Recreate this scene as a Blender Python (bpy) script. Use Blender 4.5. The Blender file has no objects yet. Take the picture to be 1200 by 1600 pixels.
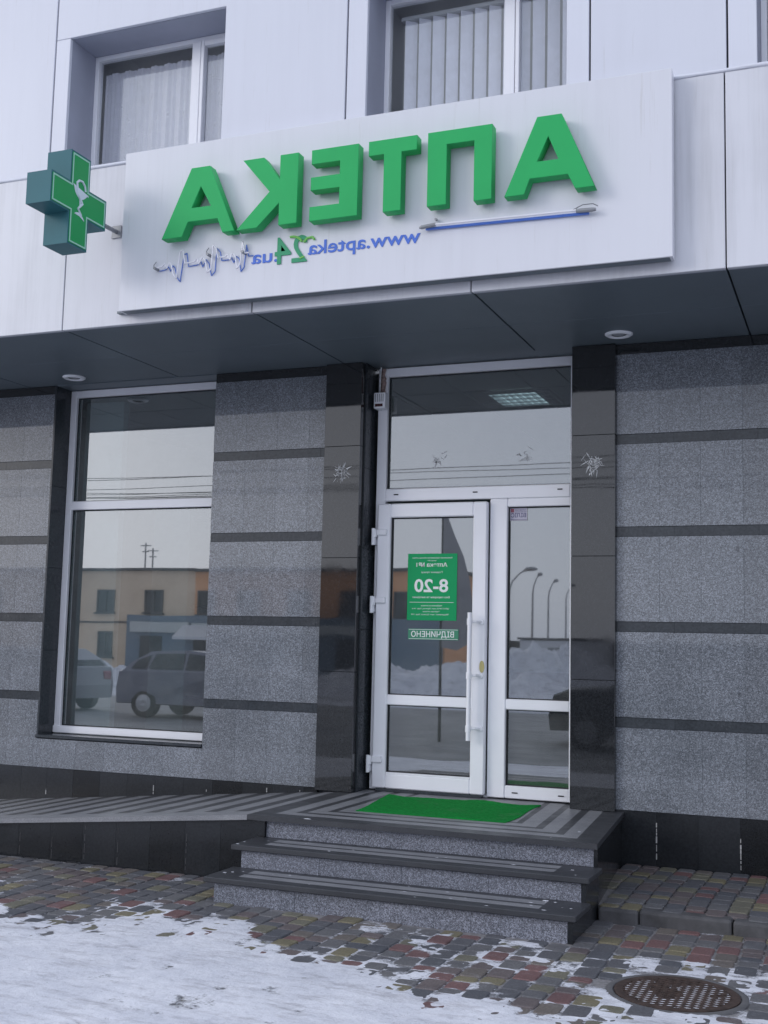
import bpy, bmesh, math, random
from mathutils import Vector, Matrix, noise
random.seed(7)
C = bpy.context.scene.collection
SC = bpy.context.scene
# ------------------------------------------------------------------ camera
cam = bpy.data.cameras.new("camera"); camo = bpy.data.objects.new("camera", cam); C.objects.link(camo)
R_ = Vector((0.9270, 0.3735, 0.0234)); pi_, ya_, ro_ = 0.11264906, 0.38512469, 0.02343649
F_ = Vector((-math.sin(ya_)*math.cos(pi_), math.cos(ya_)*math.cos(pi_), math.sin(pi_)))
r_ = Vector((math.cos(ya_), math.sin(ya_), 0)); u_ = r_.cross(F_)
R_ = math.cos(ro_)*r_ + math.sin(ro_)*u_; U_ = -math.sin(ro_)*r_ + math.cos(ro_)*u_
camo.matrix_world = Matrix(((R_.x, U_.x, -F_.x, 0), (R_.y, U_.y, -F_.y, -8.26), (R_.z, U_.z, -F_.z, 1.50), (0, 0, 0, 1)))
cam.sensor_fit = 'VERTICAL'; cam.sensor_height = 36; cam.sensor_width = 27; cam.lens = 41.625
cam.clip_start = 0.05; cam.clip_end = 3000
SC.camera = camo
# ------------------------------------------------------------------ world and sun
SUN = Vector((-0.44, -0.37, 0.19)).normalized()
elev = math.asin(SUN.z); 
w = bpy.data.worlds.new("World"); SC.world = w; w.use_nodes = True
nt = w.node_tree; bg = nt.nodes['Background']
sky = nt.nodes.new('ShaderNodeTexSky'); sky.sky_type = 'NISHITA'; sky.sun_disc = False
sky.sun_elevation = elev; sky.sun_rotation = math.atan2(SUN.x, SUN.y)
sky.air_density = 1.0; sky.dust_density = 3.0; sky.ozone_density = 1.5
hsv = nt.nodes.new('ShaderNodeHueSaturation'); hsv.inputs['Saturation'].default_value = 0.42
mx = nt.nodes.new('ShaderNodeMix'); mx.data_type = 'RGBA'; mx.inputs[0].default_value = 0.62
mx.inputs[7].default_value = (6.7, 7.2, 8.6, 1)
tc = nt.nodes.new('ShaderNodeTexCoord'); nz = nt.nodes.new('ShaderNodeTexNoise'); nz.inputs['Scale'].default_value = 2.2; nz.inputs['Detail'].default_value = 4
mr = nt.nodes.new('ShaderNodeMapRange'); mr.inputs[3].default_value = 0.76; mr.inputs[4].default_value = 0.94
nt.links.new(tc.outputs['Generated'], nz.inputs['Vector']); nt.links.new(nz.outputs[0], mr.inputs[0]); nt.links.new(mr.outputs[0], mx.inputs[0])
nt.links.new(sky.outputs[0], hsv.inputs['Color']); nt.links.new(hsv.outputs[0], mx.inputs[6]); nt.links.new(mx.outputs[2], bg.inputs['Color'])
bg.inputs['Strength'].default_value = 0.128
sl = bpy.data.lights.new("sun", 'SUN'); so = bpy.data.objects.new("sun", sl); C.objects.link(so)
sl.energy = 0.62; sl.angle = math.radians(19); sl.color = (1.0, 0.97, 0.96)
so.rotation_euler = (-SUN).to_track_quat('-Z', 'Y').to_euler(); so.location = (-8, -10, 12)
SC.view_settings.view_transform = 'Standard'; SC.view_settings.look = 'None'
SC.view_settings.exposure = 0.22; SC.view_settings.gamma = 1.0
SC.render.engine = 'CYCLES'; SC.cycles.max_bounces = 8; SC.cycles.transparent_max_bounces = 12
SC.cycles.caustics_reflective = False; SC.cycles.caustics_refractive = False

# ------------------------------------------------------------------ materials
class NT:
    def __init__(s, name):
        s.m = bpy.data.materials.new(name); s.m.use_nodes = True; s.t = s.m.node_tree
        s.b = s.t.nodes['Principled BSDF']; s.o = s.t.nodes['Material Output']
    def n(s, typ, **kw):
        x = s.t.nodes.new('ShaderNode' + typ)
        for k, v in kw.items():
            if k.startswith('i_'):
                k = k[2:]; k = int(k) if k.isdigit() else k.replace('_', ' ')
                x.inputs[k].default_value = v
            else: setattr(x, k, v)
        return x
    def l(s, a, b): s.t.links.new(a, b)
    def obj(s): return s.n('TexCoord').outputs['Object']
    def noise(s, scale, detail=3, rough=.5, vec=None, dist=0):
        x = s.n('TexNoise'); x.inputs['Scale'].default_value = scale; x.inputs['Detail'].default_value = detail
        x.inputs['Roughness'].default_value = rough; x.inputs['Distortion'].default_value = dist
        s.l(vec or s.obj(), x.inputs['Vector']); return x.outputs[0]
    def ramp(s, f, stops, const=False):
        x = s.n('ValToRGB'); cr = x.color_ramp
        if const: cr.interpolation = 'CONSTANT'
        while len(cr.elements) < len(stops): cr.elements.new(.5)
        for e, (p, c) in zip(cr.elements, stops):
            e.position = p; e.color = (*c, 1) if len(c) == 3 else c
        s.l(f, x.inputs[0]); return x.outputs[0]
    def mix(s, fac, a, b, mode='MIX'):
        x = s.n('Mix', data_type='RGBA', blend_type=mode)
        for sock, v in ((x.inputs[0], fac), (x.inputs[6], a), (x.inputs[7], b)):
            if isinstance(v, (int, float)): sock.default_value = v
            elif isinstance(v, tuple): sock.default_value = (*v, 1) if len(v) == 3 else v
            else: s.l(v, sock)
        return x.outputs[2]
    def math(s, op, a, b=0.0, c=None):
        x = s.n('Math', operation=op)
        for i, v in enumerate((a, b, c)):
            if v is None: continue
            if isinstance(v, (int, float)): x.inputs[i].default_value = v
            else: s.l(v, x.inputs[i])
        return x.outputs[0]
    def bump(s, h, strength=.3, dist=.01):
        x = s.n('Bump'); x.inputs['Strength'].default_value = strength; x.inputs['Distance'].default_value = dist
        s.l(h, x.inputs['Height']); s.l(x.outputs[0], s.b.inputs['Normal'])
    def set(s, **kw):
        for k, v in kw.items():
            sock = s.b.inputs[k.replace('_', ' ')]
            if hasattr(v, 'is_output'): s.l(v, sock)
            elif isinstance(v, tuple): sock.default_value = (*v, 1)
            else: sock.default_value = v
        return s.m

def plain(name, col, rough=.5, var=.12, scale=3.0, metal=0.0, spec=.5, bump=0.0, bscale=60):
    n = NT(name)
    f = n.noise(scale, 5, .6)
    a = tuple(c*(1-var) for c in col); b = tuple(min(1, c*(1+var)) for c in col)
    c = n.ramp(f, [(.3, a), (.7, b)])
    n.set(Base_Color=c, Roughness=rough, Metallic=metal, Specular_IOR_Level=spec)
    if bump: n.bump(n.noise(bscale, 3), bump, .003)
    return n.m

def m_panel(name, col, streak=.07, rough=.38):
    n = NT(name)
    mp = n.n('Mapping'); mp.inputs['Scale'].default_value = (14, 14, .7); n.l(n.obj(), mp.inputs[0])
    s1 = n.noise(1.0, 6, .65, mp.outputs[0]); s2 = n.noise(.9, 4, .6)
    isl = n.n('NewGeometry').outputs['Random Per Island']
    f = n.math('ADD', n.math('MULTIPLY', s1, .5), n.math('MULTIPLY', s2, .5))
    c = n.ramp(f, [(.3, tuple(x*(1-streak*1.6) for x in col)), (.52, col), (.75, tuple(min(1, x*(1+streak*.4)) for x in col))])
    v = n.math('ADD', n.math('MULTIPLY', isl, .06), .97)
    cb = n.n('CombineColor'); [n.l(v, cb.inputs[i]) for i in range(3)]
    dirt = n.ramp(n.noise(2.4, 8, .7, mp.outputs[0]), [(.60, (1, 1, 1)), (.74, (.90, .89, .87))])
    c2 = n.mix(1.0, n.mix(1.0, c, cb.outputs[0], 'MULTIPLY'), dirt, 'MULTIPLY')
    n.set(Base_Color=c2, Roughness=rough, Specular_IOR_Level=.45)
    n.bump(n.noise(1.6, 2, .4), .10, .02)
    return n.m

def m_granite(name, dark, mid, light, coat=.5, coatr=.07, scale=1.0, isl=.10, rough=.5):
    n = NT(name)
    v = n.n('TexVoronoi'); v.inputs['Scale'].default_value = 150*scale; n.l(n.obj(), v.inputs['Vector'])
    sep = n.n('SeparateColor'); n.l(v.outputs['Color'], sep.inputs[0])
    c1 = n.ramp(sep.outputs[0], [(0, dark), (.22, dark), (.34, mid), (.68, mid), (.82, light), (1, light)])
    c2 = n.ramp(n.noise(210*scale, 2, .6), [(.36, tuple(x*.45 for x in mid)), (.5, mid), (.64, tuple(x*1.35 for x in light))])
    c = n.mix(.5, c1, c2)
    cl = n.ramp(n.noise(1.4, 6, .7), [(.3, (.78, .81, .83)), (.7, (1.12, 1.12, 1.12))])
    c = n.mix(1.0, c, cl, 'MULTIPLY')
    spots = n.ramp(n.noise(7, 3, .5), [(.26, (.45, .45, .47)), (.30, (1, 1, 1))])
    c = n.mix(1.0, c, spots, 'MULTIPLY')
    r = n.n('NewGeometry').outputs['Random Per Island']
    vv = n.math('ADD', n.math('MULTIPLY', r, 2*isl), 1-isl)
    cb = n.n('CombineColor'); [n.l(vv, cb.inputs[i]) for i in range(3)]
    c = n.mix(1.0, c, cb.outputs[0], 'MULTIPLY')
    n.set(Base_Color=c, Roughness=rough, Coat_Weight=coat, Coat_Roughness=coatr)
    return n.m

def m_polished(name, col, spec=1.0, rough=.05, isl=.25, var=.35, rspan=.16):
    n = NT(name)
    c = n.ramp(n.noise(60, 6, .75), [(.35, tuple(x*(1-var) for x in col)), (.7, tuple(x*(1+var) for x in col))])
    r = n.n('NewGeometry').outputs['Random Per Island']
    vv = n.math('ADD', n.math('MULTIPLY', r, 2*isl), 1-isl)
    cb = n.n('CombineColor'); [n.l(vv, cb.inputs[i]) for i in range(3)]
    c = n.mix(1.0, c, cb.outputs[0], 'MULTIPLY')
    rr = n.ramp(n.noise(4, 6, .7), [(.4, (rough,)*3), (.75, (rough+rspan,)*3)])
    n.set(Base_Color=c, Roughness=rr, Specular_IOR_Level=spec)
    n.bump(n.noise(2.2, 2), .05, .01)
    return n.m

def m_glass(name, refl=.30, tint=(.62, .70, .70), rough=0.0, wav=.02):
    n = NT(name); n.t.nodes.remove(n.b)
    tr = n.n('BsdfTransparent'); tr.inputs[0].default_value = (*tint, 1)
    gl = n.n('BsdfGlossy'); gl.inputs['Roughness'].default_value = rough; gl.inputs['Color'].default_value = (.93, .97, 1, 1)
    gm = n.n('NewGeometry'); dt = n.n('VectorMath', operation='DOT_PRODUCT'); n.l(gm.outputs['Incoming'], dt.inputs[0]); n.l(gm.outputs['Normal'], dt.inputs[1])
    sch = n.math('POWER', n.math('SUBTRACT', 1.0, n.math('ABSOLUTE', dt.outputs['Value'])), 5.0)
    f = n.math('MINIMUM', n.math('ADD', n.math('MULTIPLY', sch, .9), refl+.05), 1.0)
    f = n.math('MULTIPLY', f, n.math('SUBTRACT', 1.0, gm.outputs['Backfacing']))
    bp = n.n('Bump'); bp.inputs['Strength'].default_value = wav; bp.inputs['Distance'].default_value = .01
    n.l(n.noise(1.3, 1), bp.inputs['Height']); n.l(bp.outputs[0], gl.inputs['Normal'])
    df = n.n('BsdfDiffuse'); df.inputs[0].default_value = (.6, .6, .58, 1)
    ms = n.n('MixShader'); n.l(f, ms.inputs[0]); n.l(tr.outputs[0], ms.inputs[1]); n.l(gl.outputs[0], ms.inputs[2])
    m2 = n.n('MixShader'); dust_haze = n.ramp(n.noise(5, 8, .75), [(.4, (.05,)*3), (.8, (.12,)*3)])  # dust, plus a pale haze put into the colour to wash out dark glass
    n.l(dust_haze, m2.inputs[0]); n.l(ms.outputs[0], m2.inputs[1]); n.l(df.outputs[0], m2.inputs[2])
    n.l(m2.outputs[0], n.o.inputs[0]); return n.m

def m_emit(name, col, st):
    n = NT(name); n.set(Base_Color=col, Emission_Color=col, Emission_Strength=st); return n.m

def m_stripes(name, mode):
    """light flamed and dark polished granite slabs in bands; bands follow the edges of the landing, run across the ramp, or along the treads"""
    n = NT(name)
    sp = n.n('SeparateXYZ'); n.l(n.obj(), sp.inputs[0]); x, y = sp.outputs[0], sp.outputs[1]
    dark, light = (.045, .048, .056), (.26, .265, .285)
    if mode == 'landing':
        d = n.math('MINIMUM', n.math('SUBTRACT', n.math('SUBTRACT', -1.535, n.math('MULTIPLY', y, .0804)), x), n.math('ADD', y, 1.43))
        d = n.math('MINIMUM', d, n.math('ADD', x, 3.66))
        band = n.ramp(n.math('DIVIDE', d, 1.2), [(0, dark), (.11, light), (.19, dark), (.235, light), (.32, dark), (.36, light), (.45, dark), (.485, light), (.58, tuple(a*.75+b*.25 for a, b in zip(light, dark))), (1, light)], True)
    elif mode == 'ramp':
        fx = n.math('FRACT', n.math('DIVIDE', x, .235))
        st = n.ramp(fx, [(0, light), (.55, dark)], True)
        edge = n.math('GREATER_THAN', y, -1.22)
        band = n.mix(edge, light, st)
    else:   # tread: y relative to nosing is handled by the object's own coordinates, period .325
        d = n.math('MULTIPLY', n.math('ADD', y, 0.0), 1.0)
        band = n.ramp(n.math('MULTIPLY', d, 2.5), [(0, dark), (.24, light), (.44, dark), (.52, light), (.74, dark)], True)
        e1 = n.math('LESS_THAN', n.math('ABSOLUTE', n.math('ADD', x, 2.52)), .90)
        band = n.mix(e1, dark, band)
    g = n.ramp(n.noise(220, 2, .6), [(.35, (.75,)*3), (.65, (1.2,)*3)])
    w2 = n.ramp(n.noise(3, 6, .7), [(.35, (.78, .79, .8)), (.7, (1.12, 1.12, 1.1))])
    c = n.mix(1.0, n.mix(1.0, band, g, 'MULTIPLY'), w2, 'MULTIPLY')
    rr = n.ramp(n.noise(2.5, 5, .7), [(.35, (.34,)*3), (.7, (.55,)*3)])
    n.set(Base_Color=c, Roughness=rr, Specular_IOR_Level=.5); return n.m

M = {}
M['panel'] = m_panel('aluminium_panel', (.68, .70, .77), .025)
M['fascia'] = m_panel('fascia_panel', (.66, .67, .715), .12)
M['signpanel'] = m_panel('sign_panel', (.69, .70, .75), .04, .3)
M['gap'] = plain('panel_gap', (.03, .035, .05), .6)
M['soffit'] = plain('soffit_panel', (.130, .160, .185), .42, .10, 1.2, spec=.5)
M['reveal'] = plain('window_reveal', (.36, .38, .46), .5, .06)
M['granite'] = m_granite('speckled_granite', (.032, .037, .045), (.128, .140, .160), (.29, .315, .355), 1.0, .03, isl=.10, scale=.85)
M['granite_rise'] = m_granite('riser_granite', (.030, .032, .042), (.15, .158, .19), (.38, .40, .47), .15, .3, isl=.04)
M['strip'] = m_polished('dark_strip', (.042, .049, .057), .45, .18, .12)
M['black'] = m_polished('black_granite', (.022, .024, .027), .85, .015, rspan=.05)
M['plinth'] = m_polished('plinth_granite', (.017, .019, .022), .45, .12, .45)
M['pvc'] = plain('white_plastic_frame', (.90, .91, .95), .28, .03, 2)
M['pvc_old'] = plain('grey_white_duct', (.52, .53, .54), .5, .08, 6)
M['gasket'] = plain('rubber_gasket', (.015, .017, .02), .6)
M['glass'] = m_glass('window_glass', .27, rough=.012, wav=.035)
M['doorglass'] = m_glass('door_glass', .25, (.60, .68, .69), .015, .04)
M['upglass'] = m_glass('upper_glass', .10, (.97, .98, .99))
M['green'] = plain('green_letters', (.030, .42, .125), .5, .05, spec=.2)
def m_mat():
    n = NT('mat_green')
    c = n.ramp(n.noise(40, 4, .7), [(.3, (.008, .19, .035)), (.7, (.014, .34, .062))])
    d = n.ramp(n.noise(3.2, 6, .75), [(.56, (0,)*3), (.68, (.45,)*3)])
    n.set(Base_Color=n.mix(d, c, (.10, .22, .12)), Roughness=.95, Specular_IOR_Level=.1); n.bump(n.noise(380, 2), 1.0, .004); return n.m
M['mat'] = m_mat()
M['blue'] = plain('blue_film', (.06, .16, .62), .5, .05)
M['dgreen'] = plain('green_film', (.02, .30, .14), .5, .05)
M['lgreen'] = plain('light_green_film', (.20, .55, .12), .5, .05)
M['neon'] = plain('white_glass_tube', (.80, .80, .86), .15, .03)
M['blue_tube_and_shadow'] = plain('blue_tube', (.10, .22, .70), .3, .05)  # blue of the straight tube, also of the heartbeat tube's drawn shadow
M['grey'] = plain('grey_metal', (.28, .29, .31), .4, .1, metal=.3)
M['steel'] = plain('brushed_steel', (.5, .51, .53), .3, .08, metal=.9)
M['teal'] = plain('teal_metal', (.040, .150, .175), .5, .06, spec=.25)
M['crossgreen'] = plain('cross_face_green', (.012, .32, .09), .4, .05, spec=.3)
M['crossline'] = plain('cross_outline', (.35, .62, .52), .4, .03)
M['emblem'] = plain('emblem_white', (.62, .70, .78), .4, .03)
M['poster'] = plain('poster_green', (.012, .34, .12), .5, .05, spec=.15)
M['white'] = plain('white_print', (.80, .83, .82), .5, .02)
M['film'] = plain('translucent_green', (.04, .25, .14), .4, .05)
M['sticker'] = plain('sticker_paper', (.55, .53, .62), .5, .03)
M['navy'] = plain('navy_print', (.05, .05, .16), .5)
M['redp'] = plain('red_print', (.35, .10, .14), .5)
M['maroon'] = plain('maroon_lens', (.06, .01, .015), .25)
M['foam'] = plain('old_foam', (.30, .22, .20), .95, .5, 60, bump=1)
M['tape'] = plain('tape_residue', (.62, .64, .66), .8, .35, 30)
M['lock'] = plain('brass_lock', (.55, .48, .20), .35, .05)
M['grout'] = plain('lime_streak', (.42, .42, .42), .9, .3, 30)
M['landing'] = m_stripes('landing_bands', 'landing')
M['ramp'] = m_stripes('ramp_bands', 'ramp')
M['tread'] = m_stripes('tread_bands', 'tread')
M['inwall'] = plain('interior_wall', (.55, .58, .57), .8, .04, 1)
M['inceil'] = plain('interior_ceiling', (.42, .43, .43), .9, .04, 1)
M['infloor'] = plain('interior_floor', (.16, .16, .15), .3, .1, 4)
M['ingrid'] = plain('ceiling_grid', (.16, .17, .17), .6)
M['counter'] = plain('counter_board', (.06, .055, .05), .5)
M['shelfw'] = plain('shelf_white', (.5, .52, .52), .5)
M['blind'] = plain('blind_fabric', (.84, .85, .94), .8, .06, 9)
M['louvre'] = plain('louvre_metal', (.6, .62, .64), .2, metal=.8)
M['tube'] = m_emit('fluorescent_tube', (.85, .95, 1), 2.2)
M['bulb'] = plain('frosted_lamp', (.45, .47, .50), .2)
M['concrete'] = plain('grey_concrete', (.11, .11, .115), .9, .2, 12, bump=.4)
M['iron'] = plain('rusty_iron', (.055, .036, .030), .75, .45, 22, bump=.5)
M['asphalt'] = plain('wet_asphalt', (.22, .225, .235), .7, .3, 1.5)
M['tan'] = plain('tan_render', (.80, .63, .46), .9, .08, .8)
M['orange'] = plain('orange_render', (.80, .42, .22), .9, .08, .8)
M['bluewall'] = plain('blue_render', (.16, .22, .28), .8, .08, .8)
M['winblack'] = plain('dark_window', (.03, .04, .05), .12)
M['concretewall'] = plain('fence_concrete', (.12, .125, .13), .9, .2, .6)
M['yellow'] = plain('yellow_board', (.32, .22, .05), .7)
M['tyre'] = plain('tyre_rubber', (.02, .02, .022), .8)
M['silver'] = plain('silver_paint', (.20, .21, .26), .3, .03, metal=.3)
M['carblack'] = plain('dark_paint', (.02, .025, .035), .25, .03)
M['white_paint'] = plain('white_paint', (.62, .63, .66), .3, .03)
M['grey_paint'] = plain('pale_grey_paint', (.30, .31, .35), .35, .04)
M['banner'] = plain('banner_cloth', (.34, .34, .37), .8, .08, 2)
M['curb'] = plain('kerb_stone', (.085, .085, .09), .85, .4, 7, bump=.4)
M['sand'] = plain('joint_sand', (.22, .215, .22), .95, .3, 40)

def m_lace():
    n = NT('lace_curtain')
    v = n.n('TexVoronoi', feature='DISTANCE_TO_EDGE'); v.inputs['Scale'].default_value = 9
    mp = n.n('Mapping'); mp.inputs['Scale'].default_value = (1.6, 1, .8); n.l(n.obj(), mp.inputs[0]); n.l(mp.outputs[0], v.inputs[0])
    c = n.ramp(v.outputs[0], [(.0, (.62, .62, .70)), (.035, (.93, .93, .98)), (.06, (.76, .76, .84)), (1, (.80, .80, .88))])
    n.set(Base_Color=c, Roughness=.9); n.b.inputs['Alpha'].default_value = .9
    return n.m
M['lace'] = m_lace()

def m_paver():
    n = NT('concrete_pavers')
    r = n.n('NewGeometry').outputs['Random Per Island']
    c = n.ramp(r, [(0, (0.111, 0.113, 0.124)), (.22, (0.140, 0.140, 0.146)), (.42, (0.176, 0.098, 0.096)), (.53, (0.140, 0.117, 0.117)),
                   (.66, (0.189, 0.169, 0.107)), (.75, (0.166, 0.159, 0.120)), (.84, (0.099, 0.104, 0.117)), (.93, (0.153, 0.135, 0.122))], True)
    g = n.ramp(n.noise(90, 4, .7), [(.3, (.62,)*3), (.7, (1.28,)*3)])
    wv = n.ramp(n.noise(2.2, 5, .65), [(.3, (.75, .76, .8)), (.7, (1.15, 1.14, 1.12))])
    c = n.mix(1, n.mix(1, c, g, 'MULTIPLY'), wv, 'MULTIPLY')
    fr = n.ramp(n.noise(14, 8, .8), [(.54, (0,)*3), (.78, (.45,)*3)])
    c = n.mix(fr, c, (.36, .37, .40))
    n.set(Base_Color=c, Roughness=.62); n.bump(n.noise(160, 3), .5, .002); return n.m
M['paver'] = m_paver()

def m_snow(thin=False):
    n = NT('thin_snow' if thin else 'trodden_snow')
    f = n.noise(2.3, 8, .68); f2 = n.noise(28, 6, .72)
    mp = n.n('Mapping'); mp.inputs['Scale'].default_value = (.5, 1.6, 1); mp.inputs['Rotation'].default_value = (0, 0, .35); n.l(n.obj(), mp.inputs[0])
    c = n.ramp(f, [(.3, (.62, .64, .71)), (.6, (.80, .815, .87))])
    d = n.ramp(f2, [(.50, (1, 1, 1)), (.72, (.80, .80, .81))])
    d2 = n.ramp(n.noise(5, 8, .78, mp.outputs[0]), [(.50, (1, 1, 1)), (.62, (.74, .73, .73)), (.72, (.40, .39, .39))])
    grit = n.ramp(n.noise(150, 2, .6), [(.26, (.25, .24, .23)), (.31, (1, 1, 1))])
    n.set(Base_Color=n.mix(1, n.mix(1, n.mix(1, c, d, 'MULTIPLY'), d2, 'MULTIPLY'), grit, 'MULTIPLY'), Roughness=.75)
    n.bump(n.noise(55, 6, .7), .8, .007)
    if thin:
        at = n.n('Attribute', attribute_name='cover')
        h = n.math('ADD', at.outputs['Fac'], n.math('MULTIPLY', n.math('SUBTRACT', n.noise(70, 4, .7), .5), 1.3))
        h = n.math('ADD', h, n.math('MULTIPLY', n.math('SUBTRACT', n.noise(16, 5, .7, mp.outputs[0]), .5), 1.5))
        al = n.n('MapRange'); al.inputs[1].default_value = -.22; al.inputs[2].default_value = .35; n.l(h, al.inputs[0])
        n.l(al.outputs[0], n.b.inputs['Alpha'])
    return n.m
M['thin_snow'] = m_snow(True)
M['snow'] = m_snow()

def m_ground():
    n = NT('winter_ground')
    c = n.ramp(n.noise(.18, 8, .7), [(.34, (.16, .16, .17)), (.46, (.50, .52, .58)), (.6, (.70, .72, .80))])
    n.set(Base_Color=c, Roughness=.9); return n.m
M['ground'] = m_ground()

# ------------------------------------------------------------------ mesh helpers
class MB:
    def __init__(s): s.bm = bmesh.new()
    def box(s, x0, x1, y0, y1, z0, z1, bev=0, seg=1):
        b = bmesh.new(); bmesh.ops.create_cube(b, size=1)
        for v in b.verts:
            v.co = Vector(((x0+x1)/2 + v.co.x*(x1-x0), (y0+y1)/2 + v.co.y*(y1-y0), (z0+z1)/2 + v.co.z*(z1-z0)))
        if bev: bmesh.ops.bevel(b, geom=b.edges[:], offset=bev, segments=seg, affect='EDGES', profile=.5)
        s.add(b); return s
    def add(s, b, mat=None):
        if mat: bmesh.ops.transform(b, matrix=mat, verts=b.verts)
        me = bpy.data.meshes.new('tmp'); b.to_mesh(me); b.free(); s.bm.from_mesh(me); bpy.data.meshes.remove(me)
    def quad(s, *p):
        s.bm.faces.new([s.bm.verts.new(q) for q in p]); return s
    def prism(s, pts, d):          # polygon extruded by vector d
        a = [s.bm.verts.new(p) for p in pts]; b = [s.bm.verts.new(Vector(p)+Vector(d)) for p in pts]
        n = len(pts); s.bm.faces.new(a); s.bm.faces.new(b[::-1])
        for i in range(n): s.bm.faces.new([a[i], b[i], b[(i+1) % n], a[(i+1) % n]])
        return s
    def tube(s, pts, r, n=8, cap=True):
        pts = [Vector(p) for p in pts]; rings = []
        rr = r if isinstance(r, (list, tuple)) else [r]*len(pts)
        up = None
        for i, p in enumerate(pts):
            t = (pts[min(i+1, len(pts)-1)] - pts[max(i-1, 0)]).normalized()
            if up is None:
                up = t.orthogonal().normalized()
            up = (up - t*up.dot(t)).normalized(); q = t.cross(up)
            rings.append([s.bm.verts.new(p + (up*math.cos(a) + q*math.sin(a))*rr[i]) for a in (2*math.pi*k/n for k in range(n))])
        for a, b in zip(rings, rings[1:]):
            for k in range(n): s.bm.faces.new([a[k], a[(k+1) % n], b[(k+1) % n], b[k]])
        if cap: s.bm.faces.new(rings[0][::-1]); s.bm.faces.new(rings[-1])
        return s
    def lathe(s, prof, c, axis='Z', n=32):   # prof: (radius, height)
        rings = []
        for r, h in prof:
            ring = []
            for k in range(n):
                a = 2*math.pi*k/n; x, y = r*math.cos(a), r*math.sin(a)
                v = (x, y, h) if axis == 'Z' else ((x, h, y) if axis == 'Y' else (h, x, y))
                ring.append(s.bm.verts.new(Vector(c)+Vector(v)))
            rings.append(ring)
        for a, b in zip(rings, rings[1:]):
            for k in range(n): s.bm.faces.new([a[k], a[(k+1) % n], b[(k+1) % n], b[k]])
        return s
    def shape(s, loops, y0, y1, mirror=False, bev=0, M4=None):   # flat outline (x,z) with holes, thick between y0 (front) and y1
        cu = bpy.data.curves.new('c', 'CURVE'); cu.dimensions = '2D'; cu.fill_mode = 'BOTH'
        for lp in loops:
            sp = cu.splines.new('POLY'); sp.points.add(len(lp)-1); sp.use_cyclic_u = True
            for p, q in zip(sp.points, lp): p.co = (q[0], q[1], 0, 1)
        cu.extrude = abs(y1-y0)/2 - bev; cu.bevel_depth = bev
        s._curve(cu, lambda v: Vector((v.x, (y0+y1)/2 - v.z, v.y))); return s
    def _curve(s, cu, f, flip=False):
        o = bpy.data.objects.new('c', cu)
        C.objects.link(o); dg = bpy.context.evaluated_depsgraph_get(); me = bpy.data.meshes.new_from_object(o.evaluated_get(dg))
        for v in me.vertices: v.co = f(v.co)
        if flip: me.flip_normals()
        s.bm.from_mesh(me); bpy.data.meshes.remove(me); bpy.data.objects.remove(o); bpy.data.curves.remove(cu)
    def text(s, txt, xa, xb, z0, h, y0, th=.001, bold=0.0, mirror=True, axis='Y'):
        """lettering between xa and xb (reads from xb to xa when mirrored), baseline z0, capital height h, front at y0"""
        cu = bpy.data.curves.new('t', 'FONT'); cu.body = txt; cu.size = 1; cu.offset = bold; cu.extrude = .5; cu.resolution_u = 3
        o = bpy.data.objects.new('t', cu); C.objects.link(o); dg = bpy.context.evaluated_depsgraph_get()
        me = bpy.data.meshes.new_from_object(o.evaluated_get(dg))
        xs = [v.co.x for v in me.vertices]; x0, x1 = min(xs), max(xs)
        sx = (xb-xa)/(x1-x0); sz = h/.70
        for v in me.vertices:
            X = (v.co.x-x0)*sx; X = xb - X if mirror else xa + X
            v.co = Vector((X, y0 + (.5 - v.co.z)*th, z0 + v.co.y*sz))
        if mirror: me.flip_normals()
        s.bm.from_mesh(me); bpy.data.meshes.remove(me); bpy.data.objects.remove(o); bpy.data.curves.remove(cu)
        return s
    def build_split(s, name, mat, parent, tol=.006, smooth=False, lab=None):
        """pieces that do not touch become parts of their own"""
        bm = s.bm; bmesh.ops.recalc_face_normals(bm, faces=bm.faces[:]); bm.verts.ensure_lookup_table(); bm.verts.index_update()
        seen = [False]*len(bm.verts); isl = []
        for v in bm.verts:
            if seen[v.index]: continue
            st = [v]; seen[v.index] = True; vs = []
            while st:
                a = st.pop(); vs.append(a)
                for e in a.link_edges:
                    b = e.other_vert(a)
                    if not seen[b.index]: seen[b.index] = True; st.append(b)
            lo = [min(q.co[i] for q in vs) for i in range(3)]; hi = [max(q.co[i] for q in vs) for i in range(3)]
            isl.append([lo, hi, [vs]])
        done = False
        while not done:
            done = True; out = []
            for p in isl:
                for q in out:
                    if all(p[0][i]-tol <= q[1][i] and q[0][i]-tol <= p[1][i] for i in range(3)):
                        q[0] = [min(a, b) for a, b in zip(p[0], q[0])]; q[1] = [max(a, b) for a, b in zip(p[1], q[1])]; q[2] += p[2]; done = False; break
                else: out.append(p)
            isl = out
        res = []
        for lo, hi, groups in isl:
            m2 = MB(); mp = {}
            fs = set()
            for vs in groups:
                for v in vs:
                    mp[v] = m2.bm.verts.new(v.co); fs.update(v.link_faces)
            for f in sorted(fs, key=lambda f: f.index): m2.bm.faces.new([mp[v] for v in f.verts])
            res.append(m2.build(name, mat, parent, smooth=smooth, normals=False))
        bm.free(); return res
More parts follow.
